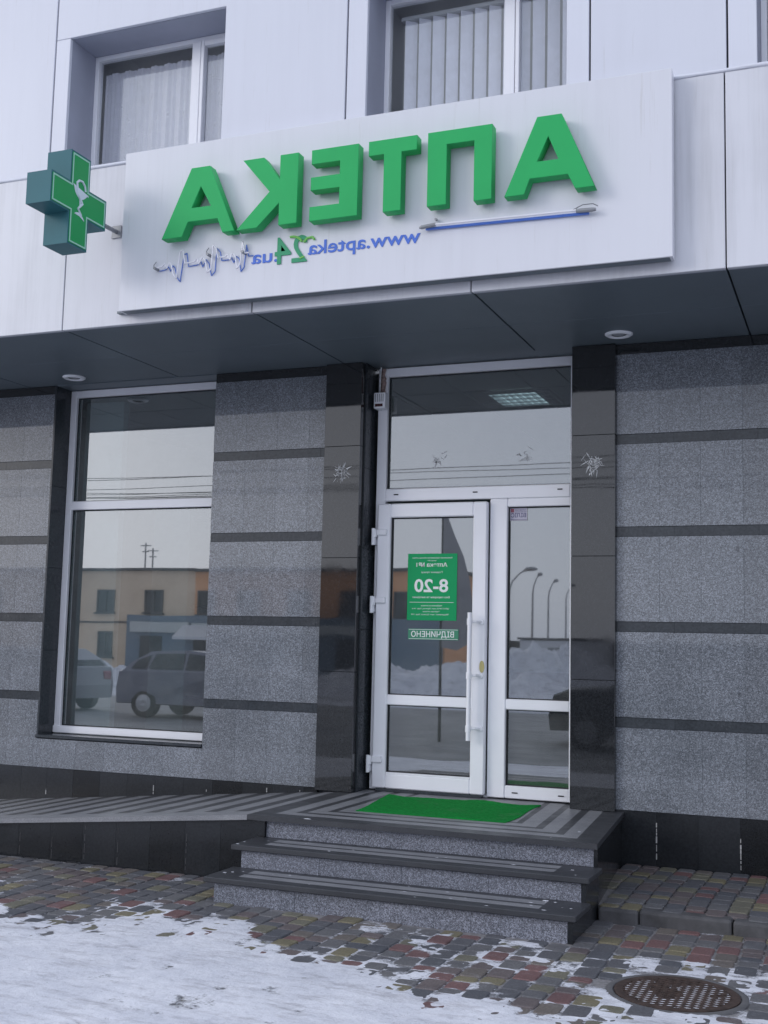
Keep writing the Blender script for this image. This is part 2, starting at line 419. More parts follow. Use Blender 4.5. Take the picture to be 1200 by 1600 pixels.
    def build(s, name, mat, parent=None, loc=(0, 0, 0), smooth=False, normals=True, label=None):
        if normals: bmesh.ops.recalc_face_normals(s.bm, faces=s.bm.faces[:])
        if parent: base = Vector(parent['_b']) if '_b' in parent else Vector((0, 0, 0))
        else: base = Vector(loc)
        for v in s.bm.verts: v.co -= base
        me = bpy.data.meshes.new(name); s.bm.to_mesh(me); s.bm.free()
        me.materials.append(M[mat] if isinstance(mat, str) else mat)
        if smooth:
            for p in me.polygons: p.use_smooth = True
        o = bpy.data.objects.new(name, me); C.objects.link(o)
        if parent: o.parent = parent
        else: o.location = base
        o['_b'] = tuple(base)
        if label: o['label'] = label
        return o

def tag(o, label=None, cat=None, group=None, kind=None):
    if label: o['label'] = label
    if cat: o['category'] = cat
    if group: o['group'] = group
    if kind: o['kind'] = kind
    return o
def thing(name, loc, label, cat, group=None):
    o = bpy.data.objects.new(name, None); C.objects.link(o); o.location = loc; o['_b'] = tuple(loc); o.empty_display_size = .2
    return tag(o, label, cat, group)
def copy_tree(o, off, label=None, parent=None):
    c = o.copy(); C.objects.link(c); c.parent = parent
    if parent is None: c.location = Vector(o.location) + Vector(off)
    if label: c['label'] = label
    for ch in list(o.children): copy_tree(ch, (0, 0, 0), None, c)
    return c

ZS = 3.673          # soffit height
# ================================================================== GROUND
m = MB(); m.quad((-900, -900, -.17), (900, -900, -.17), (900, 900, -.17), (-900, 900, -.17))
tag(m.build('ground', 'ground'), kind='structure')
m = MB(); m.quad((-120, -22, -.165), (80, -22, -.165), (80, -6.62, -.165), (-120, -6.62, -.165))
tag(m.build('road', 'asphalt'), kind='structure')
m = MB(); m.box(-60, 40, -6.5, .0, -.30, -.0085)
tag(m.build('pavement', 'sand'), kind='structure')
m = MB(); x = -30.0
while x < 15:
    m.box(x, x+.985, -6.65, -6.5, -.30, .0, .012); x += 1.0
tag(m.build('road_kerb', 'curb'), kind='structure')

# pavers: columns running away from the street, each column with stones of three lengths
MH = (-.80, -2.70); RH = .312
def paver_field(mb, X0, X1, Y0, Y1, ztop, hole=True):
    x = X0; ci = 0
    while x < X1:
        wd = .116; y = Y0 - random.random()*.1
        while y < Y1:
            ln = random.choice((.09, .115, .13, .15, .17))
            xa, xb, ya, yb = x, x+wd, y, min(y+ln, Y1)
            y += ln
            cx, cy = (xa+xb)/2, (ya+yb)/2
            if yb-ya < .03: continue
            if hole and (cx-MH[0])**2 + (cy-MH[1])**2 < (RH+.035)**2: continue
            if hole and -3.56 < cx < -1.40 and cy > -2.06: continue
            if not hole and cx < -1.42-.0804*(cy+1.43): continue
            if hole and cx > -1.45 and cy > -1.46: continue
            if hole and cx < -3.4 and cy > -1.40: continue
            g = .0035; j = lambda: random.uniform(-.003, .003)
            ox = .010*math.sin(cy*2.1+.6)+.006*math.sin(cx*3.7+cy*5)
            xa += g+j()+ox; xb += -g+j()+ox; ya += g+j(); yb += -g+j()
            zt = ztop + random.uniform(-.003, .002); tx, ty = random.uniform(-.02, .02), random.uniform(-.02, .02)
            def ring(ins, z, c=.018):
                a, b, d, e = xa+ins, xb-ins, ya+ins, yb-ins
                pts = [(a+c, d), (b-c, d), (b-c*.3, d+c*.3), (b, d+c), (b, e-c), (b-c*.3, e-c*.3), (b-c, e), (a+c, e), (a+c*.3, e-c*.3), (a, e-c), (a, d+c), (a+c*.3, d+c*.3)]
                return [mb.bm.verts.new((p, q, z + (p-cx)*tx*.5 + (q-cy)*ty*.5)) for p, q in pts]
            r0 = ring(0, zt-.014); r1 = ring(.001, zt-.004); r2 = ring(.006, zt)
            for a, b in ((r0, r1), (r1, r2)):
                for k in range(12): mb.bm.faces.new([a[k], a[(k+1) % 12], b[(k+1) % 12], b[k]])
            mb.bm.faces.new(r2)
        x += wd; ci += 1
m = MB(); paver_field(m, -9.2, 2.6, -5.6, -1.40, 0.0)
tag(m.build('paving', 'paver', normals=False), kind='structure')
m = MB(); m.box(-1.53, 6, -1.33, -.005, -.01, .064)
m.build('x', 'sand') if False else tag(m.build('raised_bed', 'sand'), kind='structure')
m = MB(); paver_field(m, -1.53, 2.6, -1.33, -.01, .078, hole=False)
tag(m.build('raised_paving', 'paver', normals=False), kind='structure')
m = MB(); x = -1.415
for ln in (.23, .5, .32, .5, .5, .5, .5, .5, .5, .5, .5):
    m.box(x+.003, x+ln-.003, -1.45, -1.333, -.05, .076 + random.uniform(-.004, .004), .016, 2); x += ln
tag(m.build('kerb', 'curb'), kind='structure')

# snow: a height field whose surface dips under the pavers where they show bare
def yb(x):
    P = [(-9, -2.3), (-6.2, -2.35), (-5.0, -2.50), (-4.3, -2.72), (-3.7, -2.58), (-3.4, -2.46), (-2.85, -2.78), (-2.3, -2.86), (-1.9, -3.0), (-1.6, -3.08), (-1.1, -3.28), (-.75, -3.04), (-.4, -3.12), (.4, -3.3), (3, -3.3)]
    for (a, c), (b, d) in zip(P, P[1:]):
        if a <= x <= b: return c + (d-c)*(x-a)/(b-a)
    return P[0][1] if x < P[0][0] else P[-1][1]
def snow_h(x, y):
    n1 = noise.fractal(Vector((x*2.0, y*1.6, 1.3)), 1.0, 2.1, 5)
    n2 = noise.fractal(Vector((x*7, y*7, 5.3)), .8, 2.1, 4)
    n3 = noise.noise(Vector((x*26, y*26, 2.3)))
    s = (yb(x)+.17-y) + .20*n1
    k = max(-1., min(1., s/.50))
    c = 1.0*k + .85*n2 + .55*n1 + .2*n3          # cover: below zero bare, above one thick
    if x > -2.6: c = max(c, -.08 + .80*n2 + .60*n1 - (.4 if y > -2.1 else 0) + (.25 if x > -1.3 and y < -1.9 else 0))
    else: c = max(c, -.85 + .9*n2 + .6*n1)
    d = math.hypot(x-MH[0], y-MH[1])
    if d < .30: c = min(c, .1) if y < MH[1]-.17 else -2.0
    z = -.0025 + .0048*max(-1, min(1.2, c)) + (.006*(s-.3) if s > .3 else 0) + .0012*n3
    return z, c
m = MB(); bm = m.bm
X0, X1, Y0, Y1, st = -6.6, .9, -4.7, -1.46, .0135
nx, ny = int((X1-X0)/st), int((Y1-Y0)/st)
grid = [[None]*(ny+1) for _ in range(nx+1)]; hh = [[0]*(ny+1) for _ in range(nx+1)]; cc = [[0]*(ny+1) for _ in range(nx+1)]; cl = []
for i in range(nx+1):
    for j in range(ny+1): hh[i][j], cc[i][j] = snow_h(X0+i*st, Y0+j*st)
def gv(i, j):
    if grid[i][j] is None: grid[i][j] = bm.verts.new((X0+i*st, Y0+j*st, hh[i][j])); cl.append(cc[i][j])
    return grid[i][j]
for i in range(nx):
    for j in range(ny):
        if max(cc[i][j], cc[i+1][j], cc[i][j+1], cc[i+1][j+1]) < -1.0: continue
        x = X0+i*st; y = Y0+j*st
        if -3.57 < x < -1.42 and y > -2.04: continue
        bm.faces.new([gv(i, j), gv(i+1, j), gv(i+1, j+1), gv(i, j+1)])
sn = tag(m.build('snow', 'thin_snow', smooth=True, normals=False), kind='stuff')
at = sn.data.attributes.new('cover', 'FLOAT', 'POINT'); at.data.foreach_set('value', cl)
m = MB(); bm = m.bm
def coarse(xa, xb, ya, yb_, st):
    n, k = max(1, int((xb-xa)/st)), max(1, int((yb_-ya)/st)); g = {}
    for i in range(n+1):
        for j in range(k+1):
            x = xa+(xb-xa)*i/n; y = ya+(yb_-ya)*j/k
            g[i, j] = bm.verts.new((x, y, .012+.014*noise.fractal(Vector((x*1.1, y*1.1, 3)), 1, 2, 4)))
    for i in range(n):
        for j in range(k): bm.faces.new([g[i, j], g[i+1, j], g[i+1, j+1], g[i, j+1]])
coarse(-6.62, .92, -6.48, -4.68, .06); coarse(-40, -6.58, -6.48, -2.3, .15); coarse(.88, 25, -6.48, -3.1, .12)
tag(m.build('snow_cover', 'snow', smooth=True, normals=False), kind='stuff')

# ================================================================== PHARMACY BUILDING
B = thing('pharmacy_building', (-3, 0, 0), 'grey granite street front under a white panelled upper storey', 'building')
XL, XR = -9.0, 3.2
WX0, WX1, WZ0 = -6.43, -4.85, .70                # shop window opening
PL = (-3.84, -3.54); PR = (-1.90, -1.59)         # pilasters
rows = [.43, .982, 1.054, 1.636, 1.708, 2.296, 2.368, 2.951, 3.023, 3.598]
SPX = .2795
def slabs(mb, xa, xb, z0, z1, y0=0.0, y1=.03, step=SPX, anchor=-1.292, gap=.0006, bev=.0007):
    k = math.ceil((xa-anchor)/step - 1e-6); cuts = [xa]
    x = anchor + k*step
    while x < xb-.02:
        if x > xa+.02: cuts.append(x)
        x += step
    cuts.append(xb)
    for a, b in zip(cuts, cuts[1:]): mb.box(a+gap/2, b-gap/2, y0, y1, z0, z1, bev)
g = MB(); s = MB()
spans = [(XL, WX0, -6.47), (WX1, PL[0], -4.555), (PR[1], XR, -1.292)]
for xa, xb, an in spans:
    for i in range(0, 10, 2): slabs(g, xa, xb, rows[i], rows[i+1], anchor=an)
    for i in range(1, 8, 2): slabs(s, xa, xb, rows[i]+.002, rows[i+1]-.002, y0=.006, y1=.03, step=SPX*2, anchor=an+.1)
slabs(g, WX0, WX1, .43, WZ0-.035)
g.build_split('granite_cladding', 'granite', B, 0.006)
s.build_split('dark_band', 'strip', B, .02)
m = MB()
for xa, xb, an in spans: m.box(xa, xb, .002, .03, 3.600, ZS-.003)
m.build_split('top_trim', 'black', B, 0.006)
m = MB()
slabs(m, XL, PL[0], .0, .428, y0=-.004, y1=.03, step=.2625, anchor=-6.312)
slabs(m, PR[1], XR, .0, .428, y0=-.004, y1=.03, step=.272, anchor=-1.316)
m.build_split('plinth', 'plinth', B, 0.006)
m = MB()
for x, a, b in ((-1.316, .12, .36), (-.772, .10, .30), (-6.312, .215, .262), (-5.273, .285, .355), (-4.261, .366, .40), (-4.79, .335, .352), (-3.98, .39, .40)):
    z = a
    while z < b:
        dz = random.uniform(.015, .05); wq = random.uniform(.002, .0045)
        m.box(x-wq, x+wq, -.007, -.003, z, min(b, z+dz)); z += dz*random.uniform(1.0, 1.5)
m.build_split('lime_streaks', 'grout', B, 0.08)
# wall core behind the cladding
m = MB()
for xa, xb in ((XL, WX0), (WX1, -3.54), (-1.90, XR)): m.box(xa, xb, .031, .30, .0, ZS+.4)
m.box(WX0, WX1, .031, .30, .0, WZ0-.04); m.box(-3.54, -1.90, .031, .30, .0, .40)
m.build_split('wall_core', 'gap', B, 0.006)
# pilasters of polished black granite
for (a, b) in (PL, PR):
    m = MB()
    zc = [.416, 1.30, 2.16, 3.02, ZS-.002]
    for z0, z1 in zip(zc, zc[1:]): m.box(a, b, -.045, .028, z0+.0007, z1-.0007, .002)
    m.build('pilaster', 'black', B)
# reveals of the door recess and window recess
m = MB(); zc = [.416, 1.0, 1.62, 2.24, 2.86, ZS-.003]
for z0, z1 in zip(zc, zc[1:]):
    m.box(-3.545, -3.528, .030, .27, z0+.001, z1-.001, .0015); m.box(-1.912, -1.895, .030, .27, z0+.001, z1-.001, .0015)
m.build_split('door_reveal', 'strip', B, 0.006)
m = MB(); zc = [.665, 1.4, 2.1, 2.8, ZS-.003]
for z0, z1 in zip(zc, zc[1:]):
    m.box(WX0-.014, WX0+.004, -.002, .24, z0+.001, z1-.001, .0015); m.box(WX1-.004, WX1+.014, .031, .24, z0+.001, z1-.001, .0015)
m.build_split('window_reveal', 'strip', B, 0.006)
m = MB(); m.box(-6.45, WX1-.002, -.014, .20, .672, .698, .004)
m.build('window_sill', 'strip', B)
m = MB(); m.box(WX0+.004, WX1-.004, .001, .30, 3.668, 3.69); m.box(-3.528, -1.912, -.0, .30, 3.676, 3.70)
m.build_split('lintel', 'soffit', B, 0.006)

def frame(mb, x0, x1, z0, z1, w, y0, y1, bev=.005, sides='LRTB'):
    if 'L' in sides: mb.box(x0, x0+w, y0, y1, z0, z1, bev)
    if 'R' in sides: mb.box(x1-w, x1, y0, y1, z0, z1, bev)
    if 'T' in sides: mb.box(x0+w, x1-w, y0+.0008, y1, z1-w, z1, bev)
    if 'B' in sides: mb.box(x0+w, x1-w, y0+.0008, y1, z0, z0+w, bev)
def pane(parent, x0, x1, z0, z1, y, mat='glass', name='pane'):
    m = MB(); m.box(x0-.008, x1+.008, y, y+.006, z0-.008, z1+.008); return m.build(name, mat, parent)
def gasket(mb, x0, x1, z0, z1, y):
    frame(mb, x0-.002, x1+.002, z0-.002, z1+.002, .009, y-.006, y+.004, 0)
# shop window
m = MB()
frame(m, -6.427, -4.858, .702, 3.664, .062, .20, .27)
m.box(-6.365, -4.92, .1985, .27, 2.61, 2.685, .005)
m.box(-6.427, -4.858, .185, .24, .703, .765, .006)
sw = m.build('shop_window', 'pvc', B)
m = MB(); gasket(m, -6.365, -4.92, 2.685, 3.602, .236); gasket(m, -6.365, -4.92, .765, 2.61, .236); m.build_split('gasket', 'gasket', sw, .02)
pane(sw, -6.365, -4.92, 2.685, 3.602, .245); pane(sw, -6.365, -4.92, .766, 2.61, .245)

# entrance: fixed frame with transom and side light
m = MB()
m.box(-3.50, -3.42, .20, .27, .425, 3.668, .004)                 # left jamb
m.box(-1.965, -1.914, .20, .27, .425, 3.668, .004)
m.box(-3.42, -1.965, .20, .27, 3.60, 3.668, .004)
m.box(-3.42, -1.965, .196, .27, 2.615, 2.712, .006)
m.box(-2.572, -2.437, .198, .27, .425, 2.613, .006)
m.box(-2.437, -1.965, .202, .27, .425, .515, .006); m.box(-2.437, -1.965, .202, .27, 1.060, 1.136, .006)
m.box(-2.437, -1.965, .202, .27, 2.552, 2.614, .005)
m.box(-3.42, -2.572, .22, .27, .418, .440)
ef = m.build('entrance_frame', 'pvc', B)
m = MB(); gasket(m, -3.42, -1.965, 2.712, 3.60, .238); gasket(m, -2.437, -1.965, .515, 1.06, .238); gasket(m, -2.437, -1.965, 1.136, 2.552, .238)
m.build_split('gasket', 'gasket', ef, .02)
pane(ef, -3.42, -1.965, 2.712, 3.60, .248, 'doorglass'); pane(ef, -2.437, -1.965, .516, 1.06, .248, 'doorglass'); pane(ef, -2.437, -1.965, 1.137, 2.552, .248, 'doorglass')
m = MB()
for x, z in ((-3.33, 2.665), (-2.69, 2.668), (-2.04, 2.672)): m.box(x-.018, x+.018, .190, .197, z-.004, z+.004)
for x in (-2.36, -2.02): m.box(x-.022, x+.022, .196, .203, .463, .471, .002)
m.build_split('drain_cap', 'gasket', ef, 0.006)
# door leaf
m = MB()
dl = (-3.462, -2.580, .440, 2.590)
frame(m, *dl, .108, .150, .205, .008)
m.box(-3.354, -2.688, .151, .205, 1.060, 1.136, .006)
m.box(-3.354, -2.688, .1515, .205, .545, .560, .003)
leaf = m.build('door', 'pvc', B)
m = MB(); gasket(m, -3.354, -2.688, 1.136, 2.482, .186); gasket(m, -3.354, -2.688, .560, 1.060, .186); m.build_split('gasket', 'gasket', leaf, .02)
pane(leaf, -3.354, -2.688, 1.136, 2.482, .195, 'doorglass'); pane(leaf, -3.354, -2.688, .56, 1.06, .195, 'doorglass')
m = MB(); m.tube([(-2.683, .085, .83), (-2.683, .085, 1.76)], .0165, 16)
for z in (1.692, 1.300, .915):
    m.tube([(-2.683, .085, z-.024), (-2.683, .085, z+.024)], .021, 16)
    m.tube([(-2.683, .085, z), (-2.640, .100, z), (-2.612, .150, z)], [.011, .010, .012], 12)
    m.lathe([(0, .138), (.020, .139), (.021, .150)], (-2.612, 0, z), 'Y', 16)
m.build('handle', 'pvc', leaf, smooth=False)
m = MB()
for zc in (2.333, 1.812, .615):
    m.box(-3.492, -3.462, .125, .152, zc-.005, zc+.062, .006); m.box(-3.46, -3.378, .130, .152, zc+.012, zc+.060, .006)
    m.tube([(-3.486, .128, zc-.062), (-3.486, .128, zc+.066)], .0135, 12); m.box(-3.496, -3.474, .140, .199, zc-.060, zc-.004, .004)
m.build_split('hinge', 'pvc', leaf, 0.02)
m = MB(); m.shape([[( -2.604+.018*math.cos(a), 1.365+.044*math.sin(a)) for a in (2*math.pi*k/20 for k in range(20))]], .141, .1515)
lk = m.build('lock', 'lock', leaf)
m = MB(); m.box(-3.43, -2.60, .155, .215, .417, .439); m.build('threshold', 'strip', B)
# cable, old foam above siren
m = MB(); pts = []
for k in range(14): pts.append((-3.452+random.uniform(-.004, .004), .186+random.uniform(-.004, .004), 3.46+k*.0155))
m.tube(pts, [random.uniform(.012, .020) for _ in pts], 9); m.tube([(p[0]-.02, p[1]-.004, p[2]) for p in pts], .006, 6)
m.build('mounting_foam', 'foam', B)
m = MB(); m.tube([(-3.46, .17, 3.33), (-3.475, .165, 3.45), (-3.47, .16, 3.60), (-3.46, .15, 3.668)], .006, 6); m.build('cable', 'tape', B)

# tape residue: starry scraps on the pilasters and the transom
def scraps(cx, cz, y, n, r, sd):
    rnd = random.Random(sd); m = MB()
    for k in range(n*2):
        a = rnd.uniform(0, 6.28); l = rnd.uniform(.15, 1)*r*.8; wd = rnd.uniform(.0006, .0028)
        ox, oz = rnd.gauss(0, .024), rnd.gauss(0, .026)
        d = Vector((math.cos(a), 0, math.sin(a))); p = Vector((-d.z, 0, d.x))
        o = Vector((cx+ox, y, cz+oz)); e = o+d*l
        m.prism([o-p*wd, o+d*l*.5-p*wd*1.4, e, o+d*l*.4+p*wd*1.3, o+p*wd], (0, .0006+.00005*(k % 12), 0))
    m.build('tape_residue', 'tape', B)
scraps(-3.69, 2.815, -.0475, 26, .085, 3); scraps(-1.742, 2.81, -.0475, 26, .085, 5)
scraps(-3.005, 2.92, .2440, 11, .075, 8); scraps(-2.32, 2.935, .2440, 11, .075, 11)

# soffit and fascia
seams = [-9.75, -8.23, -6.72, -5.215, -3.70, -2.185, -.675, .84, 2.35, 3.2]
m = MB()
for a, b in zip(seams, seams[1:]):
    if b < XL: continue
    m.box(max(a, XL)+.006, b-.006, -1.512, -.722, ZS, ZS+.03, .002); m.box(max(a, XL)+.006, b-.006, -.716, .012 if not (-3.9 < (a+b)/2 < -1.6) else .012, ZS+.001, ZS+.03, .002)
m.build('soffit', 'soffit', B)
m = MB(); m.box(XL, XR, -1.50, .30, ZS+.034, ZS+.06); m.box(XL, XR, -1.44, -1.40, ZS+.06, 4.80); m.build('soffit_backing', 'gap', B)
m = MB()
for a, b in zip(seams, seams[1:]):
    if b < XL: continue
    m.box(max(a, XL)+.004, b-.004, -1.54, -1.505, ZS-.008, 4.826, .003)
m.build('fascia', 'fascia', B)
m = MB()
for a, b in zip(seams, seams[1:]):
    if b < XL: continue
    m.box(max(a, XL)+.006, b-.006, -1.503, -1.490, ZS-.006, ZS+.02)
m.build('soffit_edge', 'reveal', B)
m = MB(); xs = [XL + k*.13 for k in range(int((XR-XL)/.13)+1)]
m.tube([(x, -1.535+random.uniform(-.005, .005), 4.838+random.uniform(-.004, .005)) for x in xs], [random.uniform(.010, .016) for _ in xs], 8)
m.box(XL, XR, -1.53, -1.40, 4.826, 4.836)
m.build('ledge_flashing', 'panel', B, smooth=True)

# upper wall with window openings
UY = -1.45; UZ = 7.4; LT = 5.915; UB = 4.86
wins = [(-5.35, -4.04), (-2.96, -1.62), (-.50, .84)]
cols = [(-8.9, -7.3), (-7.288, -5.486), (-4.04, -3.110), (-1.470, -.672), (.972, 2.3), (2.31, 3.2)]
m = MB()
for a, b in cols: m.box(a, b, UY, UY+.03, UB, UZ, .003)
for (a, b), jl, jr in zip(wins, (-5.474, -3.098, -.660), (-4.035, -1.482, .96)):
    m.box(jl, a, UY, UY+.03, UB, LT, .003)
    if jr-b > .02: m.box(b, jr, UY, UY+.03, UB, LT, .003)
    m.box(jl, jr, UY+.001, UY+.03, LT+.003, UZ, .003)
    m.box(a, b, UY+.001, UY+.03, UB, 4.90, .003)
m.build('upper_wall', 'panel', B)
m = MB(); prev = XL
for a, b in wins:
    m.box(prev, a-.02, UY+.032, UY+.4, UB-.2, UZ); m.box(a-.02, b+.02, UY+.032, UY+.4, LT+.04, UZ); m.box(a-.02, b+.02, UY+.032, UY+.4, UB-.2, 4.88); prev = b+.02
m.box(prev, XR, UY+.032, UY+.4, UB-.2, UZ)
m.build('upper_wall_core', 'gap', B)
for i, (a, b) in enumerate(wins):
    m = MB()
    m.box(a-.018, a-.001, UY+.031, UY+.40, 4.882, LT+.02); m.box(b+.001, b+.018, UY+.031, UY+.40, 4.882, LT+.02)
    m.box(a-.001, b+.001, UY+.031, UY+.40, LT+.001, LT+.02)
    m.box(a-.001, b+.001, UY+.031, UY+.29, 4.882, 4.90)
    rv = m.build('window_recess', 'reveal', B)
    m = MB(); y0 = -1.15; xm = a + (.86 if i == 0 else .85)
    frame(m, a, b, 4.90, LT, .035, y0+.01, y0+.07, .003)
    m.box(xm, xm+.072, y0, y0+.07, 4.935, LT-.035, .004)
    m.box(xm+.078, xm+.105, y0-.004, y0+.05, 4.935, LT-.035, .004)
    m.box(xm+.105, b-.035, y0+.0, y0+.05, LT-.075, LT-.036, .004)
    uw = m.build('upper_window', 'pvc', B)
    pane(uw, a+.035, xm, 4.935, LT-.035, y0+.04, 'upglass'); pane(uw, xm+.105, b-.035, 4.935, LT-.07, y0+.03, 'upglass')
# rooms behind upper windows and the shop interior
m = MB()
for a, b in wins:
    m.box(a-.3, b+.3, .5, .52, 4.5, 6.4); m.box(a-.32, a-.3, -1.04, .5, 4.5, 6.4); m.box(b+.3, b+.32, -1.04, .5, 4.5, 6.4); m.box(a-.3, b+.3, -1.04, .5, 6.38, 6.4); m.box(a-.3, b+.3, -1.04, .5, 4.5, 4.52)
m.build('upper_room', 'inwall', B)
m = MB(); m.box(-6.9, -1.2, 4.3, 4.32, .4, 3.66); m.box(-6.92, -6.9, .31, 4.3, .4, 3.66); m.box(-1.2, -1.18, .31, 4.3, .4, 3.66)
m.box(-4.42, -4.36, .31, 2.4, .41, 3.60); m.build('interior_wall', 'inwall', B)
m = MB(); m.box(-6.42, -6.02, .42, .50, .41, 3.60, .004); m.build('partition', 'pvc', B)
m = MB(); m.box(-6.9, -1.2, .30, 4.3, .38, .405); m.build('interior_floor', 'infloor', B)
m = MB()
x = -6.9
for i in range(10):
    for j in range(7):
        xa = -7.25+i*.6+.0; ya = .31+j*.6
        if xa+.6 > -1.2 or (abs(xa+.3+2.60) < .2 and j == 1): 
            if xa+.6 > -1.2: continue
        if abs((xa+.3)+2.60) < .36 and j == 1: continue
        m.box(max(xa, -6.9)+.006, xa+.594, ya+.006, ya+.594, 3.612, 3.63)
m.build('ceiling_tiles', 'inceil', B)
m = MB(); m.box(-6.9, -1.2, .31, 4.3, 3.632, 3.66); m.build('ceiling_void', 'ingrid', B)

# interior ceiling light
t = thing('ceiling_light', (-2.6, 1.25, 3.6), 'square louvred ceiling light seen through the glass above the door', 'ceiling light')
m = MB(); frame(m, -2.87, -2.33, .99, 1.53, .02, 0, .03, 0)
for v in m.bm.verts: v.co = Vector((v.co.x, v.co.z, 3.590+v.co.y))
for k in range(1, 4): m.box(-2.85, -2.35, .99+k*.135-.003, .99+k*.135+.003, 3.592, 3.62)
for k in range(1, 9): m.box(-2.87+k*.06-.002, -2.87+k*.06+.002, 1.01, 1.51, 3.593, 3.62)
m.build('louvre', 'louvre', t)
for k in range(4):
    m = MB(); m.tube([(-2.84, 1.06+k*.13, 3.632), (-2.36, 1.06+k*.13, 3.632)], .013, 10); m.build('tube', 'tube', t)

# ---- furniture seen dimly through the glass
t = thing('sales_counter', (-3.0, 2.2, .405), 'dark counter standing inside behind the glass door', 'counter')
m = MB(); m.box(-3.1, -2.3, 2.0, 2.5, .405, 1.30, .01); m.box(-2.3, -1.6, 2.3, 2.8, .405, 1.25, .01); m.build_split('cabinet', 'counter', t, 0.006)
m = MB(); m.box(-3.14, -2.28, 1.96, 2.52, 1.30, 1.335, .006); m.box(-2.28, -1.56, 2.26, 2.82, 1.25, 1.285, .006); m.build_split('counter_top', 'shelfw', t, 0.006)
t = thing('display_shelf', (-5.4, 1.4, .405), 'pale open display shelf inside behind the shop window', 'shelf')
m = MB(); m.box(-6.0, -5.62, .95, 1.2, .405, 2.75, .006); m.box(-5.1, -4.75, .9, 1.2, .405, 2.9, .006); m.build_split('side_board', 'shelfw', t, 0.006)
m = MB()
for z in (.6, 1.0, 1.4, 1.8, 2.2, 2.6): m.box(-5.62, -5.10, 1.0, 1.3, z, z+.02)
m.build_split('shelf', 'counter', t, 0.006)

# ---- blinds and curtains of the upper windows
def blinds(a, b, y, ang, label):
    t = thing('vertical_blinds', ((a+b)/2, y, 5.9), label, 'blinds')
    m = MB(); x = a+.16
    while x < b-.04:
        c, s_ = math.cos(ang), math.sin(ang); hw = .042
        p0, p1 = Vector((x-hw*c, y-hw*s_, 0)), Vector((x+hw*c, y+hw*s_, 0)); nrm = Vector((s_, -c, 0))*.002
        m.prism([p0+Vector((0, 0, 4.93)), p1+Vector((0, 0, 4.93)), p1+Vector((0, 0, 5.78)), p0+Vector((0, 0, 5.78))], nrm); x += .100
    m.build('slat', 'blind', t)
    m = MB(); m.box(a+.09, b-.03, y-.02, y+.02, 5.782, 5.81, .003); m.build('headrail', 'shelfw', t)
blinds(-2.96, -1.62, -1.055, math.radians(32), 'grey vertical fabric blinds in the middle upstairs window')
blinds(-.50, .84, -1.055, math.radians(30), 'grey vertical fabric blinds in the upstairs window at the right edge')
m = MB(); a, b = -5.30, -4.06; n = 120
va = [m.bm.verts.new((a+(b-a)*k/n, -1.065+.014*math.sin(k*.55)+.008*math.sin(k*1.7), 4.92)) for k in range(n+1)]
vb = [m.bm.verts.new((a+(b-a)*k/n, -1.065+.010*math.sin(k*.55+.3)+.008*math.sin(k*1.7), 5.80)) for k in range(n+1)]
for k in range(n): m.bm.faces.new([va[k], va[k+1], vb[k+1], vb[k]])
lc = tag(m.build('lace_curtain', 'lace', smooth=True), 'pale patterned lace curtain in the left upstairs window', 'curtain')

# ================================================================== SIGN
S = thing('pharmacy_sign', (-2.85, -1.60, 3.73), 'long white sign board with green letters mounted above the entrance', 'sign')
m = MB()
m.box(-4.67, -.955, -1.65, -1.637, 3.726, 4.848, .003)
m.build('sign_face', 'signpanel', S)
m = MB(); m.box(-4.668, -4.655, -1.637, -1.56, 3.728, 4.846); m.box(-.975, -.958, -1.637, -1.56, 3.728, 4.846); m.box(-4.655, -.975, -1.637, -1.56, 4.83, 4.846)
m.build_split('side_return', 'signpanel', S, 0.006)
m = MB(); m.box(-4.655, -.975, -1.636, -1.56, 3.728, 3.740); m.box(-4.73, -4.66, -1.58, -1.545, 3.735, 3.75); m.build('bottom_return', 'soffit', S)
m = MB()
for x in (-4.2, -3.0, -1.6): m.box(x-.02, x+.02, -1.56, -1.542, 3.80, 4.80)
m.build_split('mounting_rail', 'grey', S, 0.006)
T_, B_ = 4.62, 4.16
L = [
 [[(-1.578, T_), (-1.720, T_), (-1.914, B_), (-1.800, B_), (-1.766, 4.252), (-1.536, 4.252), (-1.492, B_), (-1.384, B_)], [(-1.655, 4.502), (-1.727, 4.345), (-1.589, 4.345)]],
 [[(-2.000, T_), (-2.403, T_), (-2.403, B_), (-2.286, B_), (-2.286, 4.538), (-2.106, 4.538), (-2.106, B_), (-2.000, B_)]],
 [[(-2.480, T_), (-2.795, T_), (-2.795, 4.533), (-2.692, 4.533), (-2.692, B_), (-2.580, B_), (-2.580, 4.533), (-2.480, 4.533)]],
 [[(-2.870, T_), (-3.188, T_), (-3.188, 4.533), (-2.990, 4.533), (-2.990, 4.440), (-3.190, 4.440), (-3.190, 4.360), (-2.990, 4.360), (-2.990, 4.246), (-3.194, 4.246), (-3.194, B_), (-2.870, B_)]],
 [[(-3.288, T_), (-3.412, T_), (-3.412, 4.452), (-3.535, T_), (-3.680, T_), (-3.482, 4.388), (-3.712, B_), (-3.572, B_), (-3.412, 4.312), (-3.412, B_), (-3.288, B_)]],
 [[(-3.936, T_), (-4.072, T_), (-4.280, B_), (-4.130, B_), (-4.088, 4.258), (-3.862, 4.258), (-3.822, B_), (-3.738, B_)], [(-3.998, 4.495), (-4.068, 4.345), (-3.912, 4.345)]],
]
for lp in L:
    m = MB(); m.shape(lp, -1.752, -1.672, bev=.003); lo = m.build('letter', 'green', S)
m = MB()
for x0 in (-1.62, -2.2, -2.63, -2.93, -3.35, -3.95):
    m.tube([(x0, -1.673, 4.585), (x0, -1.651, 4.585)], .006, 6)
m.build_split('letter_stud', 'grey', S, 0.006)
